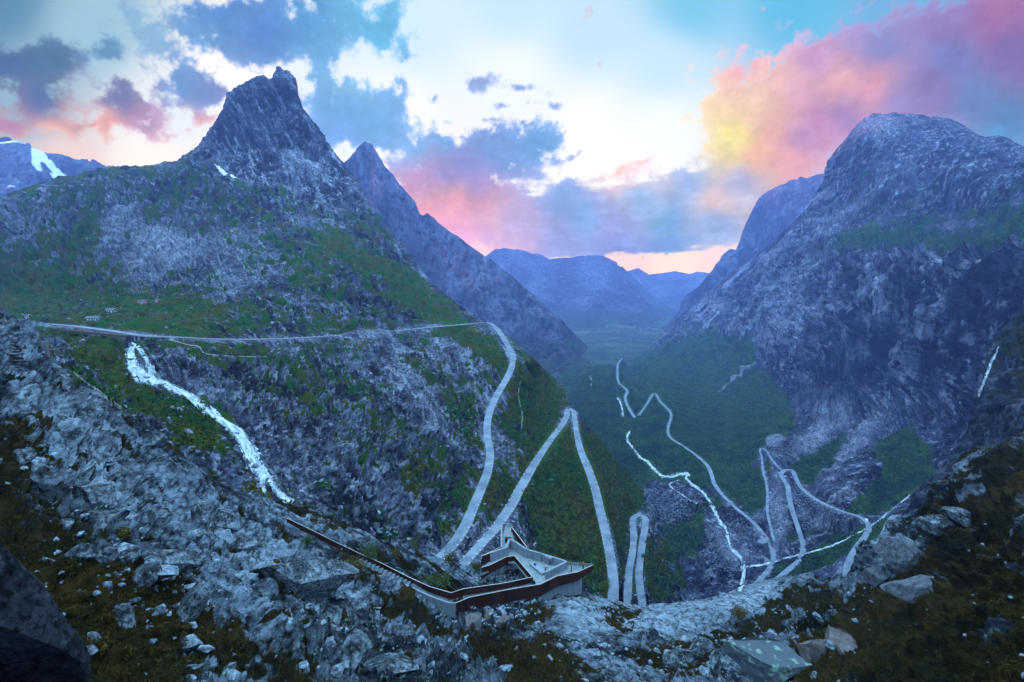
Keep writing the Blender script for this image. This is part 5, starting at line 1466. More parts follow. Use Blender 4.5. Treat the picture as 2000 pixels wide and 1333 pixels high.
steps("stairs", [(700, 1096, zA(700, 1096) + .2), (745, 1117, zA(745, 1117) + .2), (800, 1144, zA(800, 1144) + .2), (848, 1164, -62.5), (885, 1173, -62.6)], 1.9, 26)
# concrete walls around the floor
def cwall(pts, h, th=0.45, name="concrete_wall"):
    m = MB()
    wall_strip(m, pts, th, h)
    return child(m.build(name, M_conc))
zt = ZD + 2.1
cwall([(957, 1080, zt), (989, 1069, zt)], 2.4)
cwall([(989.5, 1069, zt), (994.5, 1053, zt)], 2.2)
cwall([(994.7, 1052.5, zt), (1008, 1059, zt), (1027, 1072, zt), (1042, 1077, zt - .4), (1073, 1086, zt - .5), (1107, 1096.7, zt - .5)], [2.1, 2.1, 2.1, 1.7, 1.6, 1.6])
cwall([(1107, 1096.7, zt - .5), (1066, 1117, zt - .5)], 1.9)
m = MB(); a = Vector((*P2(1041, 1096, ZD), ZD)); b = Vector((*P2(1057, 1100, ZD), ZD)); d = b - a
m.box(((a + b) / 2 + Vector((0, 0.5, 1.0))), (d.length, 0.35, 2.0), math.atan2(d.y, d.x)); child(m.build("upright_slab", M_conc))
m = MB(); a = Vector((*P2(1064, 1102, ZD), ZD)); b = Vector((*P2(1078, 1106, ZD), ZD)); d = b - a
m.box(((a + b) / 2 + Vector((0, 0.5, 0.8))), (d.length, 0.35, 1.6), math.atan2(d.y, d.x)); child(m.build("upright_slab", M_conc))
m = MB(); m.prism([P2(1034, 1101, ZD + .5), P2(1043, 1098, ZD + .5), P2(1067, 1117, ZD + .5), P2(1058, 1121, ZD + .5)], ZD, ZD + 0.5); child(m.build("bench", M_conc))
m = MB(); m.prism([P2(986, 1049, ZD + .9), P2(998, 1049, ZD + .9), P2(1000, 1054, ZD + .9), P2(987, 1054, ZD + .9)], ZD, ZD + 0.9); child(m.build("information_desk", M_corten))
# glass railings with posts at the two lookouts
def railing(pts, h, n):
    W = [Vector((*P2(a, b, z), z)) for a, b, z in pts]
    m, g_ = MB(), MB()
    for i in range(len(W) - 1):
        for k in range(n + 1):
            p = W[i].lerp(W[i + 1], k / n)
            m.box(p + Vector((0, 0, h / 2)), (0.06, 0.06, h))
        m.cyl(W[i] + Vector((0, 0, h)), W[i + 1] + Vector((0, 0, h)), 0.04, 8)
        d = W[i + 1] - W[i]
        g_.box((W[i] + W[i + 1]) / 2 + Vector((0, 0, h / 2 - 0.02)), (d.length - 0.1, 0.02, h - 0.15), math.atan2(d.y, d.x))
    r = child(m.build("railing", M_rim))
    g2 = g_.build("glass_pane", M_glass)
    g2.parent = r
railing([(1110, 1108, ZD), (1156, 1112, ZD)], 1.15, 5)
railing([(979.5, 1031, ZD), (999, 1031, ZD)], 1.15, 4)

# ------------------------------------------------------------------ people
def cloth(name, c, c2=None):
    return simple_mat(name, c, c2 or tuple(q * 0.75 for q in c), 12, 0.85, 0.2, 0.004)
M_skin = cloth("skin", (0.50, 0.33, 0.25))
def skinned(name, pts, edges, mat, parent, root=0):
    me = bpy.data.meshes.new(name)
    me.from_pydata([p[:3] for p in pts], edges, [])
    o = bpy.data.objects.new(name, me)
    COL.objects.link(o)
    md = o.modifiers.new("skin", 'SKIN')
    for i, p in enumerate(pts):
        v = me.skin_vertices[0].data[i]
        v.radius = (p[3], p[4] if len(p) > 4 else p[3])
        v.use_root = (i == root)
    sb = o.modifiers.new("sub", 'SUBSURF')
    sb.levels = sb.render_levels = 1
    dg = bpy.context.evaluated_depsgraph_get()
    nm = bpy.data.meshes.new_from_object(o.evaluated_get(dg))
    nm.name = name
    o.modifiers.clear()
    o.data = nm
    nm.materials.clear()
    nm.materials.append(mat)
    for p_ in nm.polygons:
        p_.use_smooth = True
    o.parent = parent
    return o
def person(loc, rz, label, top, legs, hair, pose="stand", arm=0.0, scale=1.0):
    e = empty("person", loc, rz)
    e.scale = (scale,) * 3
    tag(e, label, "person")
    if pose == "sit":
        hip, kn, an, toe = 0.50, (0.42, 0.50), (0.44, 0.08), 0.58
    else:
        hip, kn, an, toe = 0.95, (0.03, 0.50), (-0.02, 0.08), 0.14
    sh = hip + 0.50
    # y is forward
    P_ = [(0, 0, hip, .13, .10), (0, 0.0, hip + .22, .12, .09), (0, 0, sh - .06, .15, .10), (0, 0, sh + .06, .055), (0, .01, sh + .14, .055), (0, .02, sh + .22, .085, .10), (0, .015, sh + .31, .075, .09)]
    E_ = [(0, 1), (1, 2), (2, 3), (3, 4), (4, 5), (5, 6)]
    armpts = {}
    for s_ in (-1, 1):
        n0 = len(P_)
        P_ += [(s_ * .19, 0, sh - .03, .055), (s_ * .24, -.02 + .10 * arm, sh - .30, .042), (s_ * (.25 - .08 * arm), .06 + .24 * arm, sh - .53 + .28 * arm, .030), (s_ * (.25 - .10 * arm), .09 + .27 * arm, sh - .62 + .31 * arm, .030, .018)]
        E_ += [(2, n0), (n0, n0 + 1), (n0 + 1, n0 + 2), (n0 + 2, n0 + 3)]
        armpts[s_] = P_[n0:n0 + 4]
        hx, hy, hz = P_[n0 + 3][:3]
        for k, (fx, ln) in enumerate(((-.018, .07), (-.006, .085), (.006, .08), (.018, .065))):
            m0 = len(P_)
            P_ += [(hx + fx, hy + .012, hz - .045, .009), (hx + fx, hy + .02, hz - .045 - ln * .5, .008)]
            E_ += [(n0 + 3, m0), (m0, m0 + 1)]
        m0 = len(P_)
        P_ += [(hx - s_ * .035, hy + .025, hz - .02, .010), (hx - s_ * .045, hy + .04, hz - .05, .008)]
        E_ += [(n0 + 3, m0), (m0, m0 + 1)]
        l0 = len(P_)
        P_ += [(s_ * .10, 0, hip - .06, .085), (s_ * .11, kn[0], kn[1], .055), (s_ * .11, an[0], an[1], .038), (s_ * .12, an[0] + .14, .035, .035)]
        E_ += [(0, l0), (l0, l0 + 1), (l0 + 1, l0 + 2), (l0 + 2, l0 + 3)]
    body = skinned("body", P_, E_, M_skin, e)
    # face: nose and ears
    m = MB()
    m.cyl((0, .10, sh + .235), (0, .135, sh + .215), .018, 6, .012)
    for s_ in (-1, 1):
        m.cyl((s_ * .085, .01, sh + .225), (s_ * .10, .0, sh + .235), .028, 6, .02)
    m.build("nose_and_ears", M_skin, e)
    jp = [(0, 0, hip - .03, .150, .125), (0, 0, hip + .22, .145, .115), (0, 0, sh - .06, .175, .125), (0, 0, sh + .035, .08)]
    je = [(0, 1), (1, 2), (2, 3)]
    for s_ in (-1, 1):
        n0 = len(jp)
        a = armpts[s_]
        jp += [(a[0][0], a[0][1], a[0][2], .072), (a[1][0], a[1][1], a[1][2], .058), (a[2][0], a[2][1], a[2][2], .046)]
        je += [(2, n0), (n0, n0 + 1), (n0 + 1, n0 + 2)]
    skinned("jacket", jp, je, top, e)
    tp = [(0, 0, hip, .135, .115)]
    te = []
    for s_ in (-1, 1):
        n0 = len(tp)
        tp += [(s_ * .10, 0, hip - .07, .098), (s_ * .11, kn[0], kn[1], .068), (s_ * .11, an[0], an[1] + .03, .056)]
        te += [(0, n0), (n0, n0 + 1), (n0 + 1, n0 + 2)]
    skinned("trousers", tp, te, legs, e)
    skinned("hair", [(0, -.01, sh + .22, .092, .085), (0, -.01, sh + .30, .098, .105), (0, 0, sh + .355, .06, .07)], [(0, 1), (1, 2)], hair, e)
    m = MB()
    for s_ in (-1, 1):
        m2 = MB()
        m2.box((s_ * .12, an[0] + .07, .05), (.10, .27, .10))
        m2.build("shoe", M_dkcloth, e, False, .02)
    return e
M_dkcloth = cloth("black_cloth", (0.015, 0.016, 0.02))
M_red = cloth("red_jacket_cloth", (0.9, 0.012, 0.015))
M_violet = cloth("violet_jacket_cloth", (0.16, 0.10, 0.42))
M_white = cloth("white_shirt_cloth", (0.62, 0.66, 0.68))
M_navy = cloth("dark_jacket_cloth", (0.03, 0.035, 0.05))
M_hair = cloth("brown_hair", (0.06, 0.035, 0.02))
def onlevel(x, y, z):
    q = pz(x, y, z)
    return (float(q[0]), float(q[1]), z)
person(onlevel(1139, 1112, ZD), 0.5, "person in a bright red jacket standing at the right lookout rail", M_red, M_dkcloth, M_hair, arm=.8)
person(onlevel(1074, 1104, ZD), 2.9, "person in a violet jacket and black trousers standing behind the bench", M_violet, M_dkcloth, M_white, arm=.3)
person(onlevel(1067.5, 1112.5, ZD), 2.4, "person in a white shirt sitting at the end of the concrete bench", M_white, M_navy, M_hair, pose="sit", arm=.6)
person(onlevel(1116, 1116.5, ZD), 1.2, "person in dark clothes standing behind the corner of the concrete wall", M_navy, M_dkcloth, M_hair, arm=.2)
person(onlevel(983, 1041, ZD), 0.1, "person in a grey jacket at the far tip of the platform, the nearer of two", cloth("grey_jacket_cloth", (.16, .17, .20)), M_dkcloth, M_hair, arm=.5)
person(onlevel(984.5, 1034.5, ZD), -0.4, "person in a black jacket leaning at the farthest railing of the platform", M_dkcloth, M_navy, M_hair, arm=.7)

# dark backpack on the bench
bp = empty("backpack", onlevel(1045, 1104, ZD + .5), .4)
tag(bp, "small black backpack lying on the long concrete bench", "backpack")
V, F = rock_shape(9, 3, 5, (.30, .22, .24), 0.02)
o = mesh_np("bag_body", V + np.array([0, 0, .2]), F, M_dkcloth, bp, True)
m = MB(); m.cyl((-.1, .16, .1), (-.1, .2, .35), .025, 6); m.cyl((.1, .16, .1), (.1, .2, .35), .025, 6); m.build("strap", M_navy, bp)

# ------------------------------------------------------------------ cabins beyond the road
M_redw = simple_mat("red_boards", (0.26, 0.012, 0.014), (0.36, 0.03, 0.03), 3, .8, .3, .02, stretch=(6, 6, .4))
M_grnw = simple_mat("green_boards", (0.05, 0.13, 0.10), (0.08, 0.18, 0.14), 3, .8, .3, .02, stretch=(.4, .4, 6))
M_blkw = simple_mat("tarred_boards", (0.02, 0.022, 0.03), (0.045, 0.05, 0.06), 3, .8, .3, .02, stretch=(6, 6, .4))
M_brnw = simple_mat("brown_boards", (0.07, 0.03, 0.022), (0.11, 0.05, 0.035), 3, .8, .3, .02, stretch=(6, 6, .4))
M_trim = simple_mat("white_trim", (0.62, 0.66, 0.68), (0.72, 0.75, 0.77), 4, .6, .1, .01)
M_roofd = simple_mat("slate_roof", (0.04, 0.05, 0.065), (0.10, 0.115, 0.13), 1.5, .8, .4, .05)
M_sod = simple_mat("grey_metal_roof", (0.07, 0.09, 0.105), (0.11, 0.135, 0.15), 1.0, .6, .2, .03)
M_pane = simple_mat("window_pane", (0.03, 0.04, 0.05), (0.06, 0.08, 0.10), 1.0, .15, 0, .01)
M_stone = simple_mat("plinth_stone", (0.14, 0.14, 0.15), (0.24, 0.25, 0.26), 2, .9, .5, .05)
def cabin(px, py, rz, L, W, H, wallm, roofm, label, wins=3, door=True, ridge=1.4, chimney=True, cat="cabin", porch=False):
    loc, _ = hit(px, py)
    e = empty("cabin", (loc.x, loc.y, loc.z - 0.5), rz)
    tag(e, label, cat, "cabins beyond the mountain road" if cat == "cabin" else None)
    m = MB(); m.box((0, 0, -0.6), (L + .1, W + .1, 2.2)); m.build("plinth", M_stone, e)
    z0 = 0.5
    m = MB()
    V = [(-L / 2, -W / 2, z0), (L / 2, -W / 2, z0), (L / 2, W / 2, z0), (-L / 2, W / 2, z0), (-L / 2, -W / 2, z0 + H), (L / 2, -W / 2, z0 + H), (L / 2, W / 2, z0 + H), (-L / 2, W / 2, z0 + H), (-L / 2, 0, z0 + H + ridge), (L / 2, 0, z0 + H + ridge)]
    m.add(V, [(0, 1, 5, 4), (2, 3, 7, 6), (1, 2, 6, 9, 5), (3, 0, 4, 8, 7), (4, 5, 9, 8), (6, 7, 8, 9), (0, 3, 2, 1)])
    m.build("wall", wallm, e)
    sl = math.hypot(W / 2, ridge)
    m = MB()
    for s_ in (-1, 1):
        ang = math.atan2(ridge, W / 2)
        M = Matrix.Translation(Vector((0, 0, z0 + H + ridge + .12))) @ Matrix.Rotation(-s_ * ang, 4, 'X') @ Matrix.Translation(Vector((0, s_ * (sl + .4) / 2, 0)))
        m.box((0, 0, 0), (L + .8, sl + .4, .16), 0, M)
    rf = m.build("roof", roofm, e)
    m = MB()
    for s_ in (-1, 1):
        for q in (-1, 1):
            ang = math.atan2(ridge, W / 2)
            M = Matrix.Translation(Vector((q * (L / 2 + .42), 0, z0 + H + ridge + .08))) @ Matrix.Rotation(-s_ * ang, 4, 'X') @ Matrix.Translation(Vector((0, s_ * (sl + .4) / 2, 0)))
            m.box((0, 0, 0), (.06, sl + .4, .24), 0, M)
    m.build("bargeboard", M_trim, e)
    if chimney:
        m = MB(); m.box((L * .15, 0.25, z0 + H + ridge + .35), (.6, .6, 1.2)); m.build("chimney", M_stone, rf)
    def win(x, y, ang, w_=.95, h_=1.0):
        M = Matrix.Translation(Vector((x, y, z0 + H * .55))) @ Matrix.Rotation(ang, 4, 'Z')
        m = MB()
        for cx, cz, sx, sz in ((0, h_ / 2, w_ + .3, .16), (0, -h_ / 2, w_ + .3, .16), (-w_ / 2, 0, .16, h_), (w_ / 2, 0, .16, h_), (0, 0, .08, h_), (0, 0, w_, .06)):
            m.box((cx, -.04, cz), (sx, .1, sz), 0, M)
        f = m.build("window", M_trim, e)
        m = MB(); m.box((0, -.012, 0), (w_, .03, h_), 0, M); m.build("pane", M_pane, f)
    for k in range(wins):
        xx = -L / 2 + L * (k + .7) / (wins + .6)
        win(xx, -W / 2, 0)
    win(L / 2, -W * .2, math.pi / 2)
    if W > 4: win(L / 2, W * .2, math.pi / 2)
    if door:
        m = MB(); m.box((L / 2 - .9, -W / 2 - .03, z0 + 1.0), (.95, .08, 2.0)); d = m.build("door", M_trim, e)
        m = MB(); m.box((L / 2 - 1.2, -W / 2 - .1, z0 + 1.0), (.14, .06, .05)); m.build("handle", M_dkcloth, d)
    if porch:
        m = MB(); m.box((L * .1, -W / 2 - 1.1, z0 - .25), (L * .9, 2.2, .2)); m.build("porch", M_brnw, e)
    return e
cabin(278, 594, -.35, 7.6, 4.6, 2.3, M_redw, M_roofd, "red boarded cabin with white window frames, the larger of the two red ones", 3)
cabin(307, 591, -.5, 3.8, 3.2, 2.0, M_redw, M_roofd, "tiny red hut with one window, right of the larger red cabin", 1, chimney=False)
cabin(218, 611, -.25, 7.4, 4.4, 2.3, M_blkw, M_sod, "black tarred cabin with white windows between the red and green cabins", 3)
cabin(184, 627, -.1, 9.6, 5.4, 2.3, M_grnw, M_sod, "green boarded cabin with white gable trim close above the road", 3, porch=True)
cabin(54, 622, -.2, 4.6, 3.6, 2.2, M_brnw, M_roofd, "small dark brown hut alone at the far left beyond the road", 1, chimney=False)

# ------------------------------------------------------------------ vehicles on the lower bends
M_carred = simple_mat("red_car_paint", (0.42, 0.01, 0.02), (0.45, 0.015, 0.03), 1, .3, 0, .01)
M_carwhite = simple_mat("white_car_paint", (0.72, 0.75, 0.78), (0.76, 0.79, 0.82), 1, .3, 0, .01)
M_carglass = simple_mat("car_glass", (0.01, 0.013, 0.018), (0.02, 0.024, 0.03), 1, .1, 0, .01)
M_tyre = simple_mat("tyre_rubber", (0.012, 0.012, 0.013), (0.025, 0.025, 0.026), 5, .9, 0, .01)
M_lamp = simple_mat("lamp_glass", (0.6, 0.6, 0.55), (0.7, 0.7, 0.65), 5, .2, 0, .01)
def vehicle(name, px, py, d, rz, paint, label, cat, prof, L, W, H, zoff=.15):
    q = unproj(px, py, d)
    e = empty(name, tuple(q), rz)
    tag(e, label, cat)
    m = MB()
    n = len(prof)
    V = []
    for s_, k in ((-1, .5), (1, .5)):
        for x, z in prof:
            tuck = 1.0 if z < H * .55 else .84
            V.append((x * L, s_ * W * k * tuck, z * H / 1.0 if z <= 1 else z))
    m.add(V, [tuple(range(n)), tuple(range(n, 2 * n))[::-1]] + [(i, n + i, n + (i + 1) % n, (i + 1) % n) for i in range(n)])
    m.build("body", paint, e, False, .04)
    return e
def car(px, py, d, rz, paint, label, van=False):
    if van:
        L, W, H = 6.0, 2.1, 2.7
        prof = [(-.5, .16), (.5, .16), (.5, .42), (.42, .50), (.34, .72), (.36, .98), (.28, 1.0), (-.48, 1.0), (-.5, .9)]
    else:
        L, W, H = 4.3, 1.8, 1.5
        prof = [(-.5, .18), (.5, .18), (.5, .50), (.46, .58), (.24, .64), (.10, .96), (-.02, 1.0), (-.26, .98), (-.44, .66), (-.5, .62)]
    e = vehicle("parked_car" if not van else "camper_van", px, py, d, rz, paint, label, "car" if not van else "camper van", prof, L, W, H)
    m = MB()
    if van:
        for s_ in (-1, 1):
            m.box((1.45, s_ * W * .5 * .93, 1.65), (.9, .06, .6)); m.box((-.8, s_ * W * .5 * .86, 1.9), (1.2, .06, .5))
        m.box((2.35, 0, 1.75), (.12, 1.5, .6))
    else:
        for s_ in (-1, 1):
            m.box((.25, s_ * W * .43, 1.15), (.8, .06, .34)); m.box((-.75, s_ * W * .43, 1.15), (.8, .06, .34))
        m.box((.72, 0, 1.17), (.12, 1.35, .36)); m.box((-1.55, 0, 1.2), (.12, 1.3, .34))
    m.build("windows", M_carglass, e)
    for x in (-L * .31, L * .32):
        for s_ in (-1, 1):
            m = MB(); m.cyl((x, s_ * (W / 2 - .22), .33), (x, s_ * (W / 2 + .01), .33), .33, 16)
            w_ = m.build("wheel", M_tyre, e)
            m = MB(); m.cyl((x, s_ * (W / 2 + .012), .33), (x, s_ * (W / 2 + .03), .33), .19, 12); m.build("rim", M_rim, w_)
    for s_ in (-1, 1):
        m = MB(); m.box((L / 2 + .01, s_ * W * .34, H * .42), (.06, .34, .18)); m.build("headlight", M_lamp, e)
        m = MB(); m.box((-L / 2 - .01, s_ * W * .36, H * .45), (.06, .22, .2)); m.build("tail_light", M_carred, e)
def on_path(path, x, y, off=0.0):
    px, py = proj(path)
    i = int(np.argmin((px - x) ** 2 + (py - y) ** 2))
    i = min(max(i, 1), len(path) - 2)
    t = path[i + 1] - path[i - 1]
    a = math.atan2(t[1], t[0])
    q = path[i] + np.array([-math.sin(a), math.cos(a), 0]) * off + np.array([0, 0, .16])
    return q, a
def place_car(path, x, y, off, **k):
    q, a = on_path(path, x, y, off)
    n0 = set(bpy.data.objects)
    car(0, 0, 100, a, **k)
    for o in set(bpy.data.objects) - n0:
        if o.parent is None:
            o.location = q
            break
place_car(P_vallo, 1493, 1051, 1.4, paint=M_carred, label="dark red car driving beside the lay-by on the valley road")
place_car(P_mid, 1692, 1019, 0.8, paint=M_carwhite, label="white camper van rounding the bend above the stream bridge", van=True)
# dark coach shelter building at the lay-by in the woods
q = unproj(1330, 875.5, 1005)
e = empty("coach", (q[0], q[1], lay[0].z * 0 + q[2] + 1.4), -.75)
tag(e, "dark coach parked by the triangular lay-by in the valley woods", "coach")
m = MB(); m.box((0, 0, 1.7), (11.5, 2.6, 2.9)); m.build("body", M_brnw, e, False, .15)
m = MB(); m.box((0, 0, 2.2), (10.6, 2.66, .9)); m.box((5.75, 0, 2.0), (.1, 2.2, 1.4)); m.build("windows", M_carglass, e)
for x in (-3.6, 3.8):
    for s_ in (-1, 1):
        m = MB(); m.cyl((x, s_ * 1.1, .5), (x, s_ * 1.33, .5), .5, 16); m.build("wheel", M_tyre, e)

# ------------------------------------------------------------------ footbridge, sign board, fences, cairns at the left
M_plank = simple_mat("dark_planks", (0.045, 0.032, 0.028), (0.10, 0.075, 0.065), 2, .8, .2, .02, stretch=(5, 1, 1))
M_post = simple_mat("weathered_post", (0.16, 0.13, 0.10), (0.28, 0.24, 0.19), 4, .85, .2, .01)
M_rope = simple_mat("pale_rope", (0.34, 0.31, 0.27), (0.44, 0.41, 0.36), 8, .85, .1, .01)
fb = empty("footbridge", tuple(unproj(190, 650, 300)))
tag(fb, "long low dark steel footbridge curving beside the road above the waterfall", "footbridge")
pth = smooth_path(pathpts([(122, 643, 330), (150, 646, 322), (180, 649, 312), (212, 652, 303), (236, 655, 296), (250, 655.5, 296)]), 2)
o, sdv = ribbon("walkway", pth, 3.0, M_plank, 1.0)
child(o, fb)
m = MB()
for i in range(0, len(pth), 2):
    for s_ in (-1, 1):
        p = Vector(pth[i] + sdv[i] * s_ * 1.45)
        m.box(p + Vector((0, 0, .55)), (.1, .1, 1.1))
for i in range(len(pth) - 1):
    for s_ in (-1, 1):
        m.cyl(pth[i] + sdv[i] * s_ * 1.45 + np.array([0, 0, 1.1]), pth[i + 1] + sdv[i + 1] * s_ * 1.45 + np.array([0, 0, 1.1]), .06, 6)
child(m.build("railing", M_plank), fb)
m = MB()
for i in range(3, len(pth), 9):
    m.box(Vector(pth[i]) + Vector((0, 0, -3)), (.7, .7, 4.5))
child(m.build("pier", M_conc), fb)

loc, _ = hit(91, 697)
sb = empty("sign_board", (loc.x, loc.y, loc.z - .2), .1)
tag(sb, "tall pale blank sign slab with a timber post beside the rocky path at upper left", "sign board")
k_ = loc.y / 1000.0
m = MB(); m.box((-.2 * k_ * 8, 0, 17 * k_), (9 * k_, .25, 30 * k_)); m.build("slab", M_conc, sb, False, .03)
m = MB(); m.box((6.0 * k_, -.2, 17 * k_), (1.6 * k_, .2, 36 * k_)); m.build("post", M_post, sb)
person((loc.x + 1.0 * k_, loc.y - .9, loc.z - .1), .8, "person in a pale jacket waiting in front of the tall sign slab", M_white, M_dkcloth, M_hair, arm=.4, scale=1.0)

def fence(label, pts, n, h, rope=True, lift=0.0):
    pp = smooth_path([(a, b, 0) for a, b in pts], 1.0)
    ids = np.linspace(0, len(pp) - 1, n).astype(int)
    W = []
    for i in ids:
        q, _ = hit(pp[i][0], pp[i][1])
        W.append(q)
    e = empty("rope_fence", W[len(W) // 2])
    tag(e, label, "fence")
    for w_ in W:
        m = MB(); m.cyl(w_ - Vector((0, 0, .3)), w_ + Vector((0, 0, h)), .07, 8, .06)
        child(m.build("post", M_post), e)
    m = MB()
    for a, b in zip(W[:-1], W[1:]):
        if (b - a).length > 14: continue
        prev = a + Vector((0, 0, h * .88))
        for k in range(1, 5):
            c = a.lerp(b, k / 4) + Vector((0, 0, h * .88 - .18 * math.sin(math.pi * k / 4)))
            m.cyl(prev, c, .045, 6)
            prev = c
    child(m.build("rope", M_rope), e)
fence("short timber post fence beside the sign slab above the mossy gully", [(100, 688), (112, 686), (124, 681), (135, 676), (146, 671)], 13, 1.2)
fence("long rope fence running down beside the worn path on the slabs", [(145, 732), (160, 744), (176, 757), (190, 767), (204, 779), (222, 792), (238, 804)], 15, 1.1)

def cairn(px, py, hpx, wpx, label, mat, n, seed):
    loc, _ = hit(px, py)
    d = loc.y
    H, W = hpx * d / 1000, wpx * d / 1000
    e = empty("cairn", loc - Vector((0, 0, .15)))
    tag(e, label, "cairn")
    r = random.Random(seed)
    z = 0
    for k in range(n):
        t = k / n
        s_ = W * .5 * (1 - .62 * t) * r.uniform(.85, 1.15)
        hh = H / n * 1.15
        for j in range(2 if t < .5 else 1):
            V, F = rock_shape(seed * 50 + k * 3 + j, 2, 8, (1, .85, .8), .04)
            a = r.uniform(0, 6.28)
            c, sn = math.cos(a), math.sin(a)
            V = V * np.array([s_, s_ * .8, hh * .85])
            V = np.stack([V[:, 0] * c - V[:, 1] * sn, V[:, 0] * sn + V[:, 1] * c, V[:, 2]], -1)
            off = (r.uniform(-.15, .15) + (.45 * (j * 2 - 1) if t < .5 else 0)) * s_
            mesh_np("stone", V + np.array([off, r.uniform(-.1, .1) * s_, z + hh * .5]), F, mat, e, False)
        z += hh * .87
M_dstone = simple_mat("dark_slab_stone", (0.035, 0.04, 0.05), (0.12, 0.13, 0.15), 1.5, .9, .5, .05)
cairn(33, 716, 58, 30, "tall tapering cairn of dark slabs standing on the left skyline ridge", M_dstone, 12, 3)
cairn(214, 908, 26, 28, "low pale cairn of flat angular stones on the big smooth slab", M_pebble, 6, 4)

# ------------------------------------------------------------------ single boulders of the near hillside
def boulder(px, py, wpx, hpx, label, seed, mat=None, cuts=12, tilt=0.0, depth=.8, sink=.25, name="boulder", rough=.07, level_=4):
    loc, nor = hit(px, py)
    k = loc.length / 1000.0 * math.cos(math.atan((px - 1000) / 1000) * .5)
    sx, sz = wpx * k * .56, hpx * k * .6
    sy = (sx + sz) * .5 * depth * 1.1
    V, F = rock_shape(seed, level_, cuts, (1, 1, 1), rough)
    V = V / np.abs(V).max(0)
    V = V * np.array([sx, sy, sz])
    c, s_ = math.cos(tilt), math.sin(tilt)
    V = np.stack([V[:, 0] * c - V[:, 2] * s_, V[:, 1], V[:, 0] * s_ + V[:, 2] * c], -1)
    n = fbm(V / max(sx, .2) * 3.0 + seed, 5, .6)
    V = V + 0.5 * V / np.maximum(np.linalg.norm(V, axis=1)[:, None], 1e-6) * (n * .16 * min(sx, sz))[:, None]
    o = mesh_np(name, V, F, mat or M_boulder, None, False)
    up = Vector((0, 0, 1))
    o.location = loc + up * sz * (1 - sink * 2) * .55
    # yaw so that the wide side faces the valley side it was seen from
    o.rotation_euler = (0, 0, -math.atan2(loc.x, loc.y))
    tag(o, label, "boulder")
    return o
B_ = [
    (594, 1150, 165, 62, "huge pale overhanging slab boulder with a black hollow beneath, left of the platform stairs", 11, -.42),
    (243, 1215, 42, 54, "squared grey boulder tilted alone in the dark moss at lower left", 12, .3),
    (215, 1018, 46, 38, "rounded grey boulder below the smooth slab with a flat top at left", 13, .2),
    (195, 978, 44, 32, "broad angular boulder just above the rounded one at left", 14, -.2),
    (160, 960, 34, 26, "lumpy blue-grey boulder left of the broad angular one", 15, .4),
    (88, 950, 40, 50, "tall split boulder standing among small stones at far left", 16, .1),
    (54, 896, 30, 22, "small flat-topped boulder near the left edge above the moss", 17, 0),
    (128, 1032, 28, 44, "narrow leaning boulder in the moss beside the dark corner", 18, .5),
    (155, 1090, 36, 34, "pale blocky boulder at the upper edge of the dark moss hollow", 19, -.1),
    (205, 1082, 30, 32, "round knobbly boulder right of the pale blocky one", 20, 0),
    (252, 1092, 32, 30, "upright boulder at the foot of the smooth slab", 21, .2),
    (325, 1100, 90, 46, "long wedge boulder with green lichen lying across the slope", 22, -.55),
    (290, 1135, 40, 40, "greenish boulder under the long wedge boulder", 23, -.3),
    (372, 1205, 46, 80, "tall pointed boulder leaning in the middle of the mossy slope", 24, -.6),
    (175, 815, 44, 32, "angular block perched on the slab near the rope fence", 25, .2),
    (305, 862, 24, 26, "lone standing stone on the far slab edge", 26, .2),
    (445, 1030, 60, 40, "bulky pale boulder on the slab above the overhanging one", 27, -.2),
    (395, 1015, 40, 44, "steep green-tinged boulder left of the bulky pale one", 28, .1),
    (480, 1068, 46, 34, "dark-sided boulder right below the bulky pale one", 29, -.4),
    (690, 1290, 60, 62, "blocky boulder with a sunlit top edge at the bottom, left of centre", 30, .1),
    (665, 1262, 44, 40, "cracked boulder behind the blocky one near the bottom edge", 31, -.2),
    (760, 1312, 90, 50, "large flat lichened boulder at the bottom edge", 32, .05),
    (955, 1214, 30, 24, "reddish angular boulder under the platform foundation", 33, .2),
    (985, 1218, 28, 22, "flat reddish boulder right of the angular reddish one", 34, -.1),
    (925, 1216, 26, 20, "grey boulder left of the reddish ones below the platform", 35, 0),
    (1268, 1250, 32, 36, "pale egg-shaped boulder in the mossy gully under the ledge", 36, .3),
    (1330, 1288, 50, 40, "white-faced boulder of the heap at the bottom, right of centre", 37, -.2),
    (1372, 1278, 40, 32, "grey boulder on top of the heap at the bottom, right of centre", 38, .1),
    (1408, 1286, 34, 30, "small darker boulder at the right end of the heap", 39, 0),
    (1500, 1318, 120, 54, "big flat-topped boulder covered in bright green lichen at the bottom edge", 40, .08),
    (1590, 1282, 60, 44, "rust-stained boulder behind the green lichened one", 41, -.1),
    (1640, 1268, 50, 40, "notched boulder right of the rust-stained one", 42, .2),
    (1562, 1205, 22, 30, "upright blue-grey stone in the heather below the ledge", 43, 0),
    (1620, 1208, 22, 26, "squat stone right of the upright one in the heather", 44, .2),
    (1755, 1108, 60, 62, "dark craggy boulder crowning the right-hand outcrop", 45, .3),
    (1758, 1076, 44, 34, "bright block wedged on top of the right-hand outcrop", 46, -.2),
    (1880, 1018, 50, 26, "flat tilted slab boulder near the skyline at right", 47, -.25),
    (1840, 1030, 60, 26, "long low boulder left of the flat tilted slab", 48, .15),
    (1790, 1160, 90, 44, "broad pale slab boulder below the dark craggy one", 49, .45),
    (1710, 1130, 34, 30, "rough cubic boulder left of the dark craggy one", 50, .1),
    (1545, 1222, 24, 18, "little wedge stone in the brown heather", 51, 0),
]
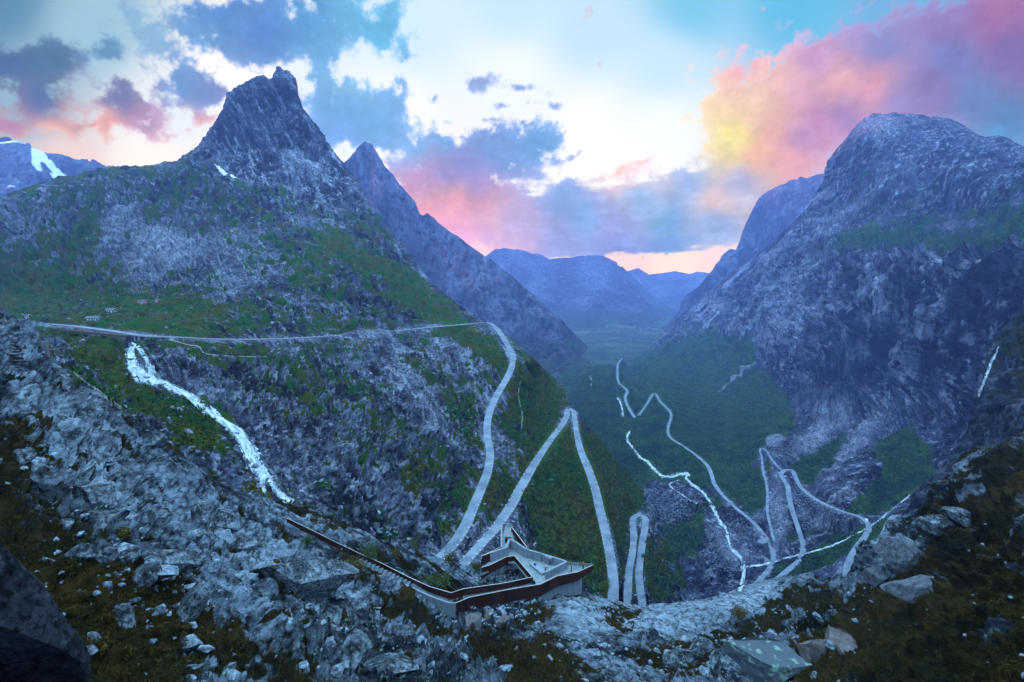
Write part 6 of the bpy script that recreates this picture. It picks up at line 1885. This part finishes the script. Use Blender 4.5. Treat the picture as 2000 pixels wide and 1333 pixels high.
for px, py, w_, h_, lab, sd_, tl in B_:
    mt = None
    if "reddish" in lab or "rust" in lab:
        mt = M_rust = bpy.data.materials.get("rust_stained_rock") or simple_mat("rust_stained_rock", (0.08, 0.060, 0.052), (0.16, 0.15, 0.155), 0.9, .9, .6, .08)
    if "bright green lichen" in lab:
        mt = simple_mat("green_lichened_rock", (0.07, 0.085, 0.10), (0.16, 0.25, 0.20), 0.8, .9, .9, .15, lo=.54, hi=.60)
    if "dark craggy" in lab:
        mt = M_dstone
    boulder(px, py, w_, h_, lab, sd_, mt, tilt=tl, sink=.3 if w_ < 120 else .12)
# the close dark boulder at the lower left corner
boulder(-55, 1330, 190, 330, "very large smooth dark boulder filling the lower left corner", 60, terrain_mat("dark_boulder_rock", 0.16, rock=(0.035, 0.038, 0.048), dark=(0.010, 0.011, 0.015), light=(0.085, 0.09, 0.11), masks=False), cuts=3, tilt=.38, depth=.6, sink=.2, rough=.02)

# ------------------------------------------------------------------ single shrubs around the platform
def shrub(px, py, wpx, hpx, mat, label, seed, leaves=900):
    loc, _ = hit(px, py)
    k = loc.length / 1000.0
    W, H = wpx * k * .5, hpx * k
    e = empty("shrub", loc - Vector((0, 0, .1)))
    tag(e, label, "shrub")
    r = np.random.RandomState(seed)
    m = MB()
    tips = []
    for j in range(9):
        a = r.uniform(0, 6.28)
        rr = r.uniform(.2, .75) * W
        tip = Vector((math.cos(a) * rr, math.sin(a) * rr, H * r.uniform(.5, .9)))
        tips.append(tip)
        mid = tip * .5 + Vector((0, 0, H * .08))
        m.cyl((0, 0, 0), mid, .05, 5, .035); m.cyl(mid, tip, .035, 5, .012)
    m.build("stem", M_stem, e)
    T = np.array([t[:] for t in tips])
    c = T[r.randint(0, len(T), leaves)] * r.uniform(.55, 1.1, (leaves, 1)) + r.normal(size=(leaves, 3)) * np.array([W * .22, W * .22, H * .13])
    c[:, 2] = np.maximum(c[:, 2], .05)
    a = r.normal(size=(leaves, 3)); a /= np.linalg.norm(a, axis=1)[:, None]
    b = np.cross(a, r.normal(size=(leaves, 3))); b /= np.linalg.norm(b, axis=1)[:, None]
    L = r.uniform(.07, .16, (leaves, 1)) * (.6 + W * .35)
    V = np.stack([c - a * L, c + b * L * .45, c + a * L, c - b * L * .45], 1).reshape(-1, 3)
    mesh_np("foliage", V, np.arange(len(V)).reshape(-1, 4), mat, e)
for a in [
    (722, 1094, 34, 30, M_shrub, "fresh green open shrub on the slab above the stair parapet", 1),
    (772, 1096, 20, 28, M_ochre, "ochre bush right of the fresh green shrub on the slab", 2),
    (882, 1108, 32, 34, M_ochre, "tall ochre bush at the slab edge left of the platform", 3),
    (862, 1150, 40, 30, M_shrub, "wide green and yellow bush inside the bend of the stair parapet", 4),
    (838, 1140, 22, 16, M_shrub, "low green bush left of the wide one inside the stair bend", 5),
    (930, 1112, 22, 14, M_ochre, "low yellowish bush on the pale rocks beside the platform", 6),
    (688, 1130, 60, 40, M_ochre, "large dry ochre shrub below the stair parapet", 7),
    (246, 1052, 24, 18, M_ochre, "small brown bush beside the round boulder on the left slope", 8),
    (153, 758, 20, 18, M_shrub, "single green bush on the bare slab below the sign", 9),
    (1182, 1170, 18, 34, M_shrub, "slender green birch shrub at the lip where the road disappears", 10),
    (1440, 1206, 40, 18, M_ochre, "flat brown shrub in the gap of the pale ledge", 11),
    (105, 660, 16, 18, M_shrub, "round green bush behind the top of the sign slab", 12),
    (600, 1068, 16, 20, M_shrub, "small green sapling beside the upper stair parapet", 13),
]:
    shrub(*a)
build_haze()
